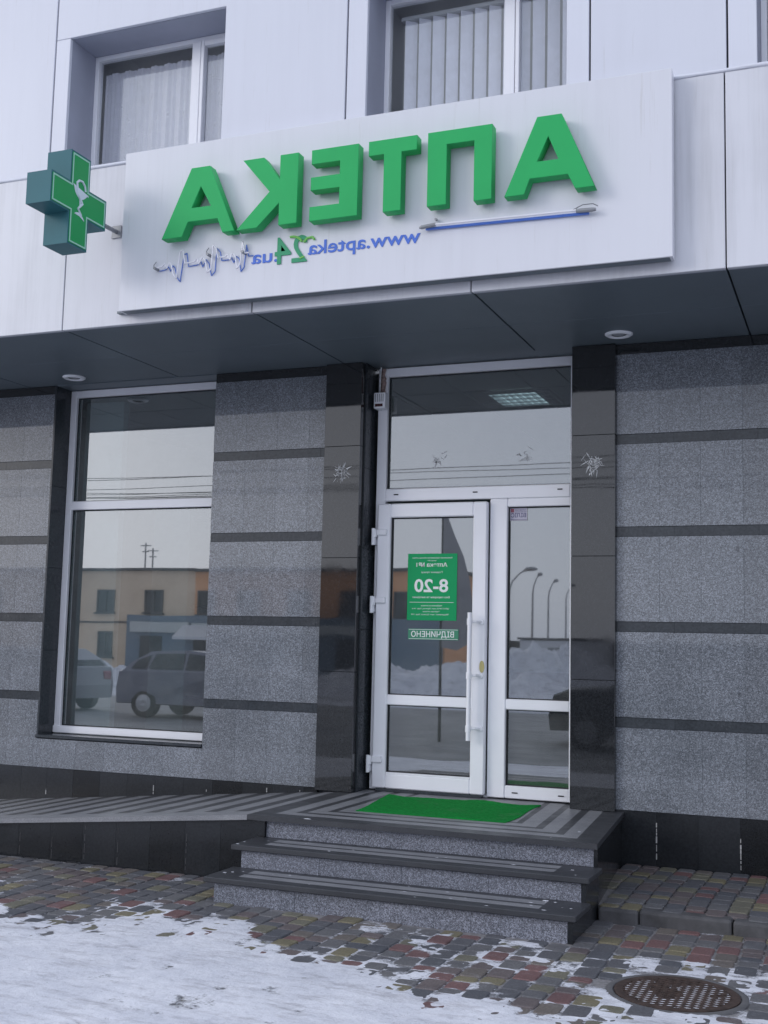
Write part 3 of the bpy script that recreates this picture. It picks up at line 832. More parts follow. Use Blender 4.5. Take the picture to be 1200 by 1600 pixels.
m = MB(); m.text('www.apteka', -3.245, -2.480, 3.975, .088, -1.6545, .004, .012)
m.build('web_address', 'blue', S)
m = MB(); m.text('.ua', -3.652, -3.462, 3.955, .088, -1.6545, .004, .012)
m.build('web_address', 'blue', S)
m = MB(); m.text('24', -3.482, -3.250, 3.935, .175, -1.6575, .006, .010)
m.build('number', 'dgreen', S)
m = MB(); m.tube([(-3.36+.075*math.cos(a)-.0, -1.658, 4.045+.060*math.sin(a)) for a in [math.radians(20+k*16) for k in range(6)]], .008, 8)
m.tube([(-3.275, -1.656, 4.06), (-3.25, -1.656, 4.085), (-3.215, -1.656, 4.088), (-3.20, -1.656, 4.07)], .008, 8)
m.tube([(-3.30, -1.656, 3.955), (-3.27, -1.656, 3.965)], .007, 8)
m.build('swoosh', 'lgreen', S)
# neon heart beat trace
def trace(y, dx, dz):
    P = [(-4.365, 3.985), (-4.31, 3.99), (-4.285, 4.01), (-4.265, 3.975), (-4.245, 4.015), (-4.225, 3.995), (-4.205, 3.93), (-4.175, 3.895), (-4.15, 4.08), (-4.125, 4.09), (-4.105, 3.995), (-4.02, 4.0),
         (-3.995, 4.02), (-3.98, 3.98), (-3.95, 4.03), (-3.925, 4.0), (-3.90, 3.915), (-3.87, 3.94), (-3.86, 4.10), (-3.83, 4.07), (-3.815, 4.01), (-3.75, 4.01), (-3.73, 4.025), (-3.71, 3.985), (-3.69, 4.03),
         (-3.665, 4.01), (-3.645, 3.92), (-3.62, 3.95), (-3.605, 4.10), (-3.585, 4.02), (-3.545, 4.02)]
    Q = []
    for (a, b), (c, d) in zip(P, P[1:]):
        for k in range(3): Q.append((a+(c-a)*k/3+dx, y, b+(d-b)*k/3+dz))
    Q.append((P[-1][0]+dx, y, P[-1][1]+dz)); return [tuple(v) for v in [(x*1.0 - .0, yy, z) for x, yy, z in Q]]
def squeeze(Q, x0, x1):    # fit horizontally
    a = min(q[0] for q in Q); b = max(q[0] for q in Q)
    return [(x0+(q[0]-a)/(b-a)*(x1-x0), q[1], q[2]) for q in Q]
m = MB(); m.tube(squeeze(trace(-1.682, 0, .004), -4.365, -3.655), .0052, 8); m.build('neon_tube', 'neon', S, smooth=True)
m = MB(); m.tube(squeeze(trace(-1.6545, 0, -.01), -4.352, -3.64), .0030, 6); m.build('shadow_trace', 'blue_tube_and_shadow', S, smooth=True)  # thin blue line drawn in as the neon tube's shadow on the board
m = MB()
for x, z in ((-4.365, 3.985), (-3.96, 4.04), (-3.70, 4.03)):
    m.tube([(x, -1.70, z), (x, -1.651, z)], .010, 8); m.tube([(x-.01, -1.69, z), (x-.02, -1.675, z+.03), (x-.012, -1.66, z+.055)], .003, 6)
m.build_split('tube_holder', 'grey', S, 0.03)
m = MB(); m.tube([(-2.44, -1.662, 4.050), (-1.43, -1.662, 4.032)], .0085, 10); m.build('blue_tube', 'blue_tube_and_shadow', S)
m = MB(); m.tube([(-2.405, -1.690, 4.062), (-1.45, -1.690, 4.046)], .0065, 10); m.build('neon_tube', 'neon', S)
m = MB()
m.tube([(-2.475, -1.688, 4.052), (-2.46, -1.688, 4.054), (-2.37, -1.688, 4.062)], [.006, .012, .012], 10); m.tube([(-1.50, -1.688, 4.044), (-1.41, -1.688, 4.040), (-1.385, -1.688, 4.040)], [.012, .013, .009], 10)
m.tube([(-2.372, -1.66, 4.100), (-2.372, -1.68, 4.100)], .008, 8)
m.tube([(-1.52, -1.69, 4.052), (-1.46, -1.70, 4.072), (-1.40, -1.70, 4.072), (-1.375, -1.68, 4.062)], .003, 6)
m.build_split('tube_holder', 'grey', S, 0.03)

# ================================================================== GREEN CROSS
X = thing('pharmacy_cross', (-4.85, -2.03, 4.05), 'green and teal box cross with white snake and bowl, sticking out beside the sign', 'cross sign')
cy, cz, ah, aw, hz = -2.028, 4.378, .298, .105, .318
def cross_pts(i=0.0):
    h, w_, z_ = ah-i, aw-i, hz-i
    return [(cy-w_, cz+z_), (cy+w_, cz+z_), (cy+w_, cz+w_), (cy+h, cz+w_), (cy+h, cz-w_), (cy+w_, cz-w_), (cy+w_, cz-z_), (cy-w_, cz-z_), (cy-w_, cz-w_), (cy-h, cz-w_), (cy-h, cz+w_), (cy-w_, cz+w_)]
m = MB(); m.prism([(-4.945, a, b) for a, b in cross_pts()], (.19, 0, 0)); m.build('box', 'teal', X)
for sx, x0 in ((1, -4.755), (-1, -4.945)):
    m = MB(); m.prism([(x0, a, b) for a, b in cross_pts(.012)], (sx*.003, 0, 0)); m.build('face', 'crossgreen', X)
    m = MB(); o_, i_ = cross_pts(.016), cross_pts(.026)
    for k in range(12):
        a, b, c, d = o_[k], o_[(k+1) % 12], i_[(k+1) % 12], i_[k]
        m.prism([(x0+sx*.003, *a), (x0+sx*.003, *b), (x0+sx*.003, *c), (x0+sx*.003, *d)], (sx*.002, 0, 0))
    m.build('outline', 'crossline', X)
    m = MB(); xx = x0+sx*.003; d = (sx*.003, 0, 0)
    bowl = [(-.070, .075), (-.062, .062)] + [(-.062+.150*t, .060-.062*math.sin(math.pi*(.08+.9*t))-.012*t) for t in (.1, .25, .4, .55, .7, .85, .97)] + [(.095, .034), (.095, .046)]
    def P(pts): return [(xx, cy-.005+p, cz+q+.02) for p, q in pts]
    m.prism(P(bowl), d)
    m.prism(P([(.000, .003), (.018, .000), (.014, -.060), (.006, -.062)]), d)
    m.prism(P([(-.045, -.120), (-.03, -.108), (.0, -.100), (.022, -.103), (.060, -.135), (.062, -.142), (.01, -.122)]), d)
    sn = [(.060, .062), (.050, .095), (.022, .118), (-.012, .115), (-.035, .092), (-.030, .07), (-.018, .02), (.012, -.012), (.030, -.035), (.008, -.058), (-.012, -.078), (.012, -.098), (.030, -.112)]
    m.tube([(xx+sx*.003, cy-.005+p, cz+q+.02) for p, q in sn], [.007, .008, .008, .008, .008, .008, .008, .009, .010, .009, .008, .006, .004], 8)
    m.build('emblem', 'emblem', X)
m = MB(); m.tube([(-4.815, -1.73, 4.345), (-4.790, -1.545, 4.335)], .015, 12); 
m.box(-4.83, -4.75, -1.550, -1.541, 4.29, 4.38, .002)
m.build('bracket', 'grey', X)

# ================================================================== RECESSED SOFFIT LIGHTS, SIREN, POSTERS
def downlight(x, y, label):
    t = thing('recessed_light', (x, y, ZS), label, 'downlight', 'round lights set in the canopy soffit')
    m = MB(); m.lathe([(.056, -.001), (.064, -.014), (.082, -.014), (.096, -.004), (.096, .001)], (x, y, ZS), n=36); m.build('ring', 'pvc', t, smooth=True)
    m = MB(); m.lathe([(.0, -.004), (.020, -.006), (.040, -.004), (.050, .0)], (x, y, ZS), n=28)
    m.build('lens', 'bulb', t, smooth=True)
    m = MB(); m.lathe([(.041, -.0055), (.046, -.0075), (.049, -.003)], (x, y, ZS), n=28); m.build('inner_ring', 'gasket', t)
downlight(-6.082, -.228, 'round silver downlight in the soffit above the shop window')
downlight(-1.520, -.280, 'round silver downlight in the soffit above the right pilaster')

t = thing('alarm_box', (-3.45, .14, 3.33), 'small white alarm box with slots and a dark red window on the door frame', 'alarm')
m = MB(); m.box(-3.505, -3.408, .115, .197, 3.335, 3.462, .007, 2)
m.build('case', 'pvc', t)
m = MB()
for k in range(5): m.box(-3.492+k*.016, -3.486+k*.016, .113, .118, 3.388, 3.450)
m.build_split('slot', 'grey', t, 0.006)
m = MB(); m.box(-3.492, -3.428, .1125, .118, 3.350, 3.372, .001); m.build('red_window', 'maroon', t)

P = thing('opening_hours_poster', (-3.02, .19, 1.70), 'green poster with white opening hours 8-20 stuck on the door glass', 'poster')
m = MB(); m.box(-3.218, -2.822, .1905, .1940, 1.700, 2.205); m.build('sheet', 'poster', P)
m = MB(); Y = .1899
m.text('Комунальне підприємство обласна аптека', -3.180, -2.862, 2.168, .011, Y, .0006)
m.text('"аптека №1"', -3.062, -2.986, 2.148, .009, Y, .0006)
m.text('Аптека №1', -3.148, -2.900, 2.106, .030, Y, .0006, .014)
m.text('Години праці', -3.106, -2.938, 2.058, .013, Y, .0006)
m.text('8-20', -3.162, -2.890, 1.916, .095, Y, .0006, .022)
m.text('Без перерви та вихідних', -3.176, -2.878, 1.868, .014, Y, .0006, .008)
m.box(-3.198, -2.846, Y, Y+.0006, 1.8345, 1.8375)
m.text('Найближча аптека:', -3.106, -2.938, 1.806, .010, Y, .0006)
m.text('ЦРАЛ №10, вул. Вузька, буд. 14-а', -3.176, -2.882, 1.784, .010, Y, .0006)
m.text('Чергова аптека:', -3.092, -2.956, 1.762, .010, Y, .0006)
m.text('"Медицина", вул. Вузька, буд. 104', -3.182, -2.880, 1.740, .010, Y, .0006)
m.build('lettering', 'white', P)
P = thing('open_sign', (-3.0, .19, 1.555), 'narrow green window strip reading open in white under the hours poster', 'sign')
m = MB(); m.box(-3.205, -2.803, .1905, .1940, 1.555, 1.636); m.build('strip', 'film', P)
m = MB(); m.text('ВІДЧИНЕНО', -3.180, -2.838, 1.575, .042, .1897, .0007, .010); m.box(-3.200, -2.808, .1897, .1904, 1.559, 1.562); m.box(-3.200, -2.808, .1897, .1904, 1.629, 1.632)
m.build('lettering', 'white', P)
P = thing('security_sticker', (-2.37, .24, 2.45), 'small violet and white security company sticker in the top corner of the side pane', 'sticker')
m = MB(); m.box(-2.430, -2.298, .2418, .2440, 2.452, 2.545); m.build('label', 'sticker', P)
m = MB(); m.text('ВІЛІС', -2.422, -2.306, 2.476, .030, .2410, .0007, .012); m.box(-2.426, -2.302, .2410, .2417, 2.458, 2.461); m.box(-2.393, -2.304, .2410, .2417, 2.514, 2.517)
m.text('ОХОРОНА', -2.392, -2.306, 2.521, .014, .2410, .0007); m.build('lettering', 'navy', P)
m = MB(); m.box(-2.424, -2.398, .2410, .2417, 2.513, 2.540, .0); m.build('emblem', 'redp', P)

# ================================================================== STEPS, LANDING, RAMP
E = thing('entrance_steps', (-2.5, -1.7, 0), 'three granite entrance steps with striped treads below the glass door', 'steps')
lx0, lx1 = -3.545, -1.45
def slabrow(m, xa, xb, y0, y1, z0, z1, n):
    for k in range(n): m.box(xa+(xb-xa)*k/n+.0007, xa+(xb-xa)*(k+1)/n-.0007, y0, y1, z0, z1, .001)
for (yf, yt, z0, z1) in ((-2.02, -1.69, -.02, .14), (-1.70, -1.38, .14, .277)):
    m = MB(); slabrow(m, lx0, lx1, yf, yt+.02, z0, z1-.032, 4); st_ = m.build('step', 'granite_rise', E)
    m = MB(); m.box(-3.60, -1.40, yf-.035, yt-.003, z1-.031, z1, .004)
    base = Vector(st_['_b'])
    me_off = yf-.035
    # tread object keeps its own origin on the nosing line so the bands start there
    for v in m.bm.verts: v.co -= Vector((0, me_off, 0))
    bmesh.ops.recalc_face_normals(m.bm, faces=m.bm.faces[:])
    me = bpy.data.meshes.new('tread'); m.bm.to_mesh(me); m.bm.free(); me.materials.append(M['tread'])
    tr = bpy.data.objects.new('tread', me); C.objects.link(tr); tr.parent = st_; tr.location = Vector((0, me_off, 0)) - base
m = MB(); slabrow(m, lx0, lx1, -1.38, -1.30, .277, .382, 4); m.prism([(lx0, -1.31, -.02), (lx1-.006, -1.31, -.02), (lx1-.13, .19, -.02), (lx0, .19, -.02)], (0, 0, .40))
ld = m.build('landing', 'granite_rise', E)
# landing slab: own origin at world origin so that the bands follow its edges
m = MB(); m.prism([(-3.66, -1.43, .383), (-1.42, -1.43, .383), (-1.535, -.002, .383), (-3.66, -.002, .383)], (0, 0, .032)); m.box(PL[1]+.014, PR[0]-.014, -.004, .215, .383, .4148)
bmesh.ops.recalc_face_normals(m.bm, faces=m.bm.faces[:])
me = bpy.data.meshes.new('landing_slab'); m.bm.to_mesh(me); m.bm.free(); me.materials.append(M['landing'])
o = bpy.data.objects.new('landing_slab', me); C.objects.link(o); o.parent = ld; o.location = -Vector(ld['_b'])
m = MB()
m.prism([(lx1+.001, -1.38, -.02), (lx1+.022, -1.38, -.02), (lx1-.098, -.006, -.02), (lx1-.125, -.006, -.02)], (0, 0, .401)); m.box(lx1+.001, lx1+.028, -1.70, -1.381, -.02, .244, .001); m.box(lx1+.001, lx1+.028, -2.02, -1.701, -.02, .107, .001)
m.build('side_panel', 'plinth', E)

RP = thing('access_ramp', (-6, -.7, 0), 'long low ramp with striped granite top and black side rising to the landing', 'ramp')
def rz(x): return .415 - .0865*(-3.62-x) if x < -3.62 else .415
xe = -8.3
m = MB()
m.prism([(-3.661, -1.43, rz(-3.661)-.030), (-3.661, -1.43, rz(-3.661)), (xe, -1.43, rz(xe)), (xe, -1.43, rz(xe)-.030)], (0, 1.425, 0))
bmesh.ops.recalc_face_normals(m.bm, faces=m.bm.faces[:])
me = bpy.data.meshes.new('ramp_surface'); m.bm.to_mesh(me); m.bm.free(); me.materials.append(M['ramp'])
o = bpy.data.objects.new('ramp_surface', me); C.objects.link(o); o.parent = RP; o.location = -Vector(RP['_b'])
m = MB(); x = lx0-.001; 
edges = [lx0-.001] + [-3.597-.2655*k for k in range(1, 18)]
for a, b in zip(edges, edges[1:]):
    if b < xe: break
    m.prism([(a-.0008, -1.40, -.02), (a-.0008, -1.40, rz(a)-.033), (b+.0008, -1.40, rz(b)-.033), (b+.0008, -1.40, -.02)], (0, .03, 0))
m.build('side_panel', 'plinth', RP)
m = MB(); m.prism([(lx0-.01, -1.365, -.02), (lx0-.01, -1.365, rz(lx0)-.036), (xe, -1.365, rz(xe)-.036), (xe, -1.365, -.02)], (0, 1.35, 0)); m.build('ramp_core', 'gap', RP)
m = MB()
for x in (-5.44, -5.172, -4.905, -4.64, -4.114):
    z = .0+random.uniform(0, .04); zt = rz(x)-.06-random.uniform(0, .12)
    while z < zt:
        dz = random.uniform(.02, .07); m.box(x-.0013, x+.0013, -1.4015, -1.399, z, z+dz); z += dz*random.uniform(1.1, 1.9)
m.build_split('joint_grout', 'curb', RP, 0.1)

# door mat: thin, rippled and unevenly cut
m = MB(); n, k = 60, 44; G = {}
for i in range(n+1):
    for j in range(k+1):
        u, v = i/n, j/k
        x = -3.125 + u*1.02 + .105*(-v)*(1-u)*1.0 + .015*math.sin(v*6) ; y = -.925 + v*.90 - .06*max(0, math.sin((u-.62)*9))*(v**3)*.9
        x += .0 ; y += .012*math.sin(u*14)*v
        wv = max(0, math.sin(u*11+v*3.0))*max(0, math.sin(v*5+u*2))
        z = .4185+.007*wv + .0022*random.random() + (.012*max(0, math.sin((u-.5)*8))*(v > .85)*(v-.85)/.15)
        G[i, j] = m.bm.verts.new((x, y, z))
for i in range(n):
    for j in range(k): m.bm.faces.new([G[i, j], G[i+1, j], G[i+1, j+1], G[i, j+1]])
bd = [G[i, 0] for i in range(n+1)] + [G[n, j] for j in range(1, k+1)] + [G[i, k] for i in range(n-1, -1, -1)] + [G[0, j] for j in range(k-1, 0, -1)]
lo = [m.bm.verts.new((v.co.x, v.co.y, .4158)) for v in bd]
for a in range(len(bd)): b = (a+1) % len(bd); m.bm.faces.new([bd[a], lo[a], lo[b], bd[b]])
DM = thing('door_mat', (-2.6, -.45, .415), 'bright green rippled synthetic door mat lying on the landing', 'door mat')
m.build('pile', 'mat', DM, normals=True)

m = MB(); rc = random.Random(4)
for k in range(46):
    zt, ya, yb2 = rc.choice(((.14, -2.04, -1.72), (.14, -2.04, -1.72), (.277, -1.72, -1.40), (.415, -1.41, -1.0)))
    x = rc.uniform(-3.58, -1.46) if rc.random() < .6 else rc.choice((-3.5, -3.2, -1.55)) + rc.uniform(-.08, .08); y = rc.uniform(ya, yb2); r = rc.uniform(.002, .007) * (1.6 if rc.random() < .12 else 1)
    if zt > .4 and -3.2 < x < -2.0: continue
    pts = [(x+r*rc.uniform(.6, 1.6)*math.cos(a)*1.7, y+r*rc.uniform(.6, 1.2)*math.sin(a), zt+.0003) for a in (2*math.pi*q/9 for q in range(9))]
    top = [m.bm.verts.new((x+(p[0]-x)*.6, y+(p[1]-y)*.6, zt+r*.22)) for p in pts]; bot = [m.bm.verts.new(p) for p in pts]
    m.bm.faces.new(top)
    for q in range(9): m.bm.faces.new([bot[q], bot[(q+1) % 9], top[(q+1) % 9], top[q]])
tag(m.build('snow_crumbs', 'snow'), kind='stuff')

# ================================================================== MANHOLE
H = thing('manhole', (MH[0], MH[1], 0), 'round rusty manhole cover with a lattice set among the pavers', 'manhole')
m = MB(); m.lathe([(.276, -.03), (.278, .000), (.282, .002), (.306, .001), (.312, -.004), (.314, -.03)], (MH[0], MH[1], 0), n=64); m.build('concrete_ring', 'concrete', H, smooth=True)
m = MB(); m.lathe([(0, -.012), (.272, -.012), (.273, .003), (.262, .004), (.236, .004), (.233, -.004), (.0, -.0045)], (MH[0], MH[1], 0), n=64)
for ang in (math.radians(24), math.radians(-24)):
    for k in range(-7, 8):
        d = k*.0295; hl = math.sqrt(max(0, .235**2-d*d))
        if hl < .02: continue
        c, s_ = math.cos(ang), math.sin(ang); o = Vector((MH[0]-s_*d, MH[1]+c*d, 0)); e = Vector((c, s_, 0))*hl; q = Vector((-s_, c, 0))*.0042
        zt = .0045 if ang > 0 else .0041
        m.prism([tuple(o-e-q+Vector((0, 0, -.005))), tuple(o+e-q+Vector((0, 0, -.005))), tuple(o+e+q+Vector((0, 0, -.005))), tuple(o-e+q+Vector((0, 0, -.005)))], (0, 0, zt+.005))
m.build('cover', 'iron', H)
# snow caught in the lattice cells
m = MB(); n = 90
for i in range(n):
    for j in range(n):
        x = -.235+.47*i/n; y = -.235+.47*j/n; st = .47/n
        if math.hypot(x, y) > .226: continue
        q = noise.fractal(Vector((x*6+3, y*6+1, .7)), 1, 2, 4) + .9*x/.215*.35 - y/.215*.30
        if q < -.10: continue
        m.quad((MH[0]+x, MH[1]+y, .0012), (MH[0]+x+st, MH[1]+y, .0012), (MH[0]+x+st, MH[1]+y+st, .0012), (MH[0]+x, MH[1]+y+st, .0012))
tag(m.build('packed_snow', 'snow'), kind='stuff')

# ================================================================== ACROSS THE STREET (mirrored in the glass)
BY = -47.5
O = thing('opposite_building', (-40, BY, -.17), 'two-storey tan and orange building with a blue shop front, mirrored in the shop window', 'building')
m = MB(); m.box(-70, -33.8, BY-10, BY, -.17, 5.35); m.build('tan_wall', 'tan', O)
m = MB(); m.box(-33.79, -19.3, BY-10.2, BY+.05, -.17, 5.30); m.build('orange_wall', 'orange', O)
m = MB(); m.box(-70.2, -33.8, BY-10.2, BY+.2, 5.36, 5.50); m.box(-33.79, -19.1, BY-10.3, BY+.25, 5.31, 5.46); m.build('roof_edge', 'curb', O)
m = MB(); m.box(-70, -33.8, BY+.001, BY+.06, 2.42, 2.50); m.build('string_course', 'curb', O)
def owin(x, z, w_, h_, y=BY+.0):
    m = MB(); frame(m, x-w_/2, x+w_/2, z-h_/2, z+h_/2, .09, 0, .10, 0); m.box(x-.04, x+.04, .0, .10, z-h_/2+.09, z+h_/2-.09); m.box(x-w_/2-.1, x+w_/2+.1, .0, .2, z-h_/2-.1, z-h_/2-.005)
    for v in m.bm.verts: v.co.y = y + v.co.y
    f = m.build('window', 'curb', O)
    m = MB(); m.box(x-w_/2+.09, x+w_/2-.09, y+.002, y+.03, z-h_/2+.09, z+h_/2-.09); m.build('pane', 'winblack', f)
for x in (-39.6, -36.4, -43, -47): owin(x, 3.65, 1.15, 1.25)
for x in (-32.9, -30.2, -27.2, -24.2, -21.4): owin(x, 3.6, 1.35, 1.35, BY+.05)
for x in (-39.5, -43, -47): owin(x, 1.25, 1.0, 1.4)
m = MB(); m.box(-37.6, -19.4, BY+.061, BY+.8, -.17, 2.85); m.build('shop_front', 'bluewall', O)
m = MB(); m.box(-37.3, -33.6, BY+.81, BY+.95, 1.95, 2.50); m.box(-33.4, -22, BY+.81, BY+.95, 1.95, 2.45); m.build_split('shop_fascia', 'inwall', O, 0.006)
m = MB()
for x in (-36, -32.6, -30.2, -27, -24): m.box(x-.7, x+.7, BY+.805, BY+.86, .2, 1.75)
m.build_split('shop_glazing', 'winblack', O, 0.006)
m = MB(); n = 10
for k in range(n):
    a, b = -33.9+k*.24, -33.9+(k+1)*.24
    m.prism([(a, BY+.96, 2.35), (a, BY+2.0, 1.75), (a, BY+2.0, 1.60), (a, BY+.96, 1.60)], (.238, 0, 0))
m.build('awning', 'white_paint', O)
m = MB()
for x, h in ((-38.4, 7.1), (-37.9, 6.8)):
    m.tube([(x, BY-2, 5.3), (x, BY-2, h)], .045, 6); m.tube([(x-.35, BY-2, h-.15), (x+.35, BY-2, h-.15)], .03, 6); m.tube([(x-.22, BY-2, h-.5), (x+.22, BY-2, h-.5)], .03, 6)
m.build_split('roof_antenna', 'grey', O, 0.1)

FN = thing('concrete_fence', (-14, -54.5, -.17), 'long dark concrete fence far down the street, mirrored in the side pane', 'fence')
m = MB(); x = -19.0
while x < 30: m.box(x, x+2.42, -54.6, -54.45, -.17, 1.95); x += 2.5
m.build_split('fence_panel', 'concretewall', FN, 0.003)
m = MB(); x = -19.08
while x < 30: m.box(x-.1, x+.1, -54.65, -54.38, -.17, 2.1); x += 2.5
m.build_split('fence_post', 'gap', FN, 0.003)
K = thing('yellow_container', (-17, -52, -.17), 'yellow boxy container in front of the far fence', 'container')
m = MB(); m.box(-17.8, -16.3, -53, -51.5, -.10, 1.35, .03); m.build('body', 'yellow', K)
m = MB(); m.box(-17.85, -16.25, -53.05, -51.45, 1.355, 1.43, .02); m.build('lid', 'gap', K)
K = thing('site_cabin', (-12.5, -46, -.17), 'white site cabin standing behind the snow heaps', 'cabin')
m = MB(); m.box(-15.0, -11.0, -48, -45.6, -.05, 1.95, .03); m.build('body', 'white_paint', K)
m = MB(); m.box(-15.1, -10.9, -48.1, -45.5, 1.96, 2.05, .02); m.build('roof', 'curb', K)
m = MB(); m.box(-13.6, -12.9, -45.59, -45.55, -.0, 1.6); m.build('door', 'grey', K)

def snow_bank(cx, cy, rx, ry, h, sd, label):
    m = MB(); n, k = 110, 40; ring0 = None
    rows_ = []
    for j in range(k+1):
        r = j/k; row = []
        for i in range(n):
            a = 2*math.pi*i/n
            q = noise.fractal(Vector((math.cos(a)*r*2.2+sd, math.sin(a)*r*2.2, sd*.7)), .75, 2.2, 8)
            z = h*max(0, (1-r**1.6))*(1+.75*q) - .17 - (.05 if j == k else 0)
            row.append(m.bm.verts.new((cx+rx*r*math.cos(a)*(1+.12*q), cy+ry*r*math.sin(a)*(1+.12*q), z)))
        rows_.append(row)
    for a, b in zip(rows_[1:], rows_[2:]):
        for i in range(n): m.bm.faces.new([a[i], a[(i+1) % n], b[(i+1) % n], b[i]])
    m.bm.faces.new(rows_[1][::-1])
    tag(m.build('snow_bank', 'snow', smooth=True, loc=(0, 0, 0)), label, 'snow heap', 'ploughed snow heaps across the road')
snow_bank(-14.5, -31, 4.4, 2.4, 1.15, 1, 'broad lumpy snow heap in front of the site cabin')
snow_bank(-20.5, -30, 3.4, 2.0, .9, 2, 'low snow heap in front of the end of the orange building')
snow_bank(-9.0, -29, 3.4, 2.2, 1.4, 3, 'tall snow heap right of the site cabin')
snow_bank(-27.0, -30, 3.6, 2.0, .7, 4, 'low snow heap before the middle of the orange building')
snow_bank(-33.5, -30, 3.4, 1.8, .75, 5, 'snow heap before the blue shop front')

def street_lamp(x, y, h, dx, label):
    t = thing('street_lamp', (x, y, -.17), label, 'street lamp', 'curved street lamps along the far road')
    m = MB(); pts = [(x, y, -.17), (x, y, h-1.2), (x+dx*.12, y, h-.75), (x+dx*.45, y, h-.25), (x+dx*.75, y, h-.02)]
    m.tube(pts, [.10, .06, .05, .045, .04], 8); m.build('pole', 'grey', t)
    m = MB(); m.tube([(x+dx*.60, y, h-.12), (x+dx*.78, y, h+.02), (x+dx*1.05, y, h+.04), (x+dx*1.25, y, h+.02)], [.05, .13, .14, .05], 8); m.build('lamp_head', 'grey', t)
street_lamp(-19.5, -59.5, 6.25, 1.35, 'nearest curved street lamp, leftmost of the four in the side pane')
street_lamp(-19.65, -65.5, 6.3, .5, 'second curved street lamp from the left in the side pane')
street_lamp(-21.1, -75.5, 6.45, .6, 'third curved street lamp from the left in the side pane')
street_lamp(-23.1, -89.5, 6.9, .75, 'farthest street lamp, rightmost of the four in the side pane')

for i, (z, y, sag, tl) in enumerate(((4.86, -11.2, .30, .02), (4.74, -11.6, .35, .05), (4.62, -12.0, .42, -.02), (4.50, -12.4, .30, .04), (4.98, -12.8, .5, -.04), (4.38, -11.8, .55, .0), (4.30, -12.6, .35, .03), (4.46, -13.2, .62, -.03))):
    m = MB(); m.tube([(-34+k*2.0, y, z+.34+(i-3.5)*.05 + tl*(k-17)*.12 - sag + sag*((k-17-i*1.3+4)/17)**2) for k in range(35)], .0065, 5)
    tag(m.build('overhead_wire', 'gasket'), 'thin dark overhead wire mirrored in the glass, ' + ('second highest', 'third highest', 'fourth highest', 'fourth lowest', 'highest', 'second lowest', 'lowest', 'third lowest')[i] + ' of the bundle', 'wire', 'overhead wires over the street')
for x in (-34.2, 34.2):
    t = thing('utility_pole', (x, -12.1, -.17), 'tall concrete pole carrying the wires at the %s end' % ('left' if x < 0 else 'right'), 'pole')
    m = MB(); m.tube([(x, -12.1, -.17), (x, -12.1, 6.2)], [.16, .11], 10); m.build('shaft', 'concrete', t)
    m = MB(); m.box(x-.06, x+.06, -13.4, -11.0, 5.0, 5.12); m.box(x-.06, x+.06, -13.4, -11.0, 5.6, 5.7); m.build_split('cross_arm', 'grey', t, 0.006)

t = thing('banner_stand_in', (-7.05, -11.5, -.165), 'tall curved grey banner-like shape on a pole, added for the curved reflection in the door pane', 'banner')  # added stand-in, cut to give the curved grey reflection in the door
m = MB(); m.tube([(-7.02, -11.52, -.165), (-7.02, -11.52, 4.2)], [.03, .018], 8); m.build('pole', 'gasket', t)
m = MB(); m.prism([(-7.0, -11.52, 4.15), (-6.92, -11.52, 3.85), (-6.78, -11.52, 3.5), (-6.62, -11.52, 3.15), (-6.50, -11.52, 2.7), (-6.43, -11.52, 2.2), (-6.45, -11.52, 1.6), (-6.72, -11.52, 1.45), (-7.0, -11.52, 1.5)], (0, .012, 0)); m.build('cloth', 'banner', t)

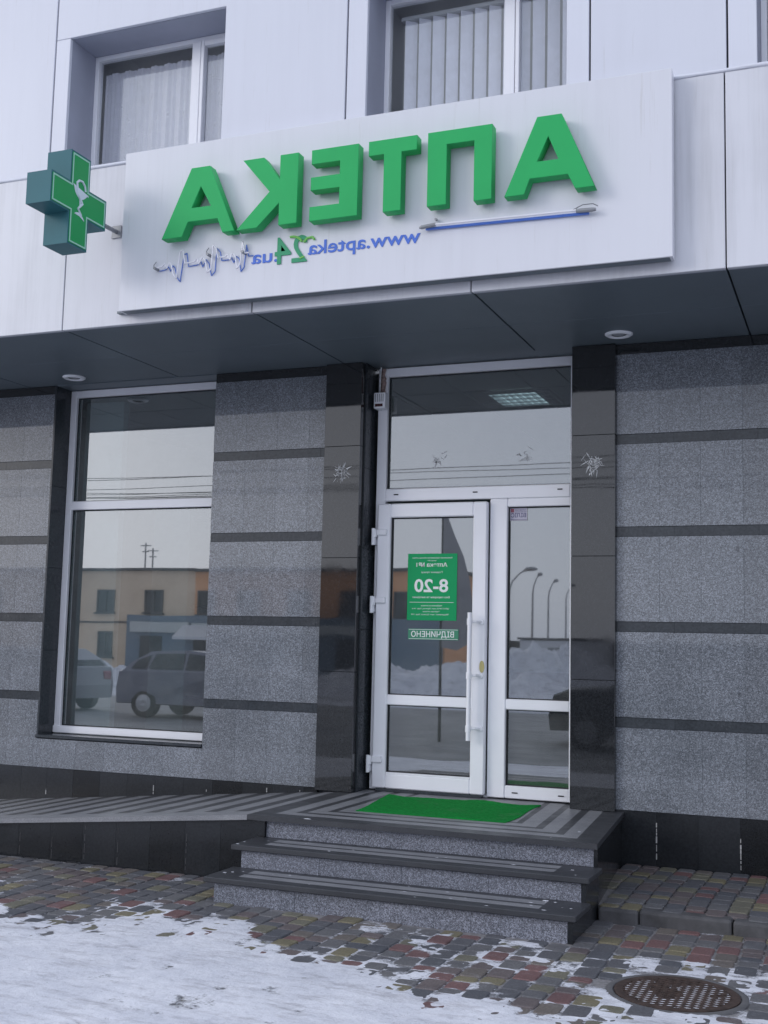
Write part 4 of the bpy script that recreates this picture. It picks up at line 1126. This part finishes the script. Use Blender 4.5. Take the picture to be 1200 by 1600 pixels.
# ---- cars
def car(loc, rotz, paint, label, van=False):
    t = thing('parked_car', (0, 0, 0), label, 'car', 'cars parked along the road')
    prof = [(-2.05, .30), (-2.08, .55), (-2.00, .86), (-1.75, .96), (-.95, 1.02)]         # bonnet at -x
    roof = [(-.30, 1.42), (.30, 1.47), (1.25, 1.42), (1.72, 1.18 if not van else 1.36)]
    tail = [(1.98, .98), (2.05, .62), (2.02, .32)]
    def half(x, z):
        base = .84 - .05*max(0, abs(x)-1.5)*1.6
        return base if z < 1.0 else base - (z-.98)*.42
    body = prof + [(-.95, 1.02), (1.9, 1.0)] + tail
    m = MB()
    lower = prof + [(1.90, 1.00)] + tail
    rl = []; 
    for sgn in (-1, -.94, .94, 1):
        rl.append([m.bm.verts.new((x, half(x, z)*sgn, z if abs(sgn) == 1 else z + (.03 if z > .8 else -.02))) for x, z in lower])
    n = len(lower)
    for a, b in zip(rl, rl[1:]):
        for k in range(n): m.bm.faces.new([a[k], a[(k+1) % n], b[(k+1) % n], b[k]])
    m.bm.faces.new(rl[0]); m.bm.faces.new(rl[-1][::-1])
    b_ = m.build('body', paint, t)
    m = MB(); cab = [(-.98, 1.005)] + roof + [(1.88, 1.0)]
    A = [m.bm.verts.new((x, -half(x, z), z)) for x, z in cab]; Bv = [m.bm.verts.new((x, half(x, z), z)) for x, z in cab]; n = len(cab)
    for k in range(n): m.bm.faces.new([A[k], A[(k+1) % n], Bv[(k+1) % n], Bv[k]])
    m.bm.faces.new(A); m.bm.faces.new(Bv[::-1])
    m.build('cabin', paint, t)
    m = MB()
    for sg in (-1, 1):
        def q(x, z): return (x, sg*(half(x, z)+.004), z)
        for pts in ([(-.72, 1.06), (-.28, 1.36), (.26, 1.40), (.26, 1.06)], [(.34, 1.06), (.34, 1.40), (1.10, 1.37), (1.20, 1.06)], [(1.28, 1.06), (1.20, 1.35), (1.52, 1.24), (1.66, 1.06)]):
            m.prism([q(*p) for p in pts], (0, sg*.004, 0))
    m.quad((-.93, -.72, 1.05), (-.34, -.60, 1.405), (-.34, .60, 1.405), (-.93, .72, 1.05))
    for v in m.bm.verts[-4:]: v.co.x -= .012; v.co.z += .006
    m.quad((1.845, -.70, 1.05), (1.735, -.62, 1.17), (1.735, .62, 1.17), (1.845, .70, 1.05))
    for v in m.bm.verts[-4:]: v.co.x += .02
    m.build('window', 'winblack', t, normals=False)
    for x in (-1.32, 1.30):
        for sg in (-1, 1):
            m = MB(); m.lathe([(.0, sg*.80), (.20, sg*.81), (.315, sg*.80), (.32, sg*.70), (.32, sg*.62), (0, sg*.62)], (x, 0, .32), 'Y', 24); wl = m.build('wheel', 'tyre', t)
            m = MB(); m.lathe([(.0, sg*.815), (.06, sg*.82), (.19, sg*.812)], (x, 0, .32), 'Y', 20); m.build('rim', 'steel', wl)
    for sg in (-1, 1):
        m = MB(); m.box(-2.08, -1.90, sg*.62-.13, sg*.62+.13, .62, .78, .02); m.build('headlight', 'neon', t)
        m = MB(); m.box(1.93, 2.04, sg*.62-.12, sg*.62+.12, .72, .92, .02); m.build('tail_light', 'redp', t)
        m = MB(); m.box(-.66, -.52, sg*.88-.07, sg*.88+.07, 1.02, 1.14, .02); m.build('mirror', paint, t)
    t.location = loc; t.rotation_euler = (0, 0, rotz)
    return t
# the mirrored view: things stand at y = .49 - (depth behind the glass)
car((-13.2, -14.2, -.165), math.pi+.03, 'silver', 'dark grey hatchback parked side-on, mirrored in the right of the shop window')
car((-18.9, -15.0, -.165), math.radians(8), 'grey_paint', 'pale grey car mirrored at the left edge of the shop window')
car((-3.1, -12.6, -.165), math.radians(-6), 'carblack', 'black car mirrored low in the side pane beside the door')

for o in list(bpy.data.objects):
    if '_b' in o: del o['_b']
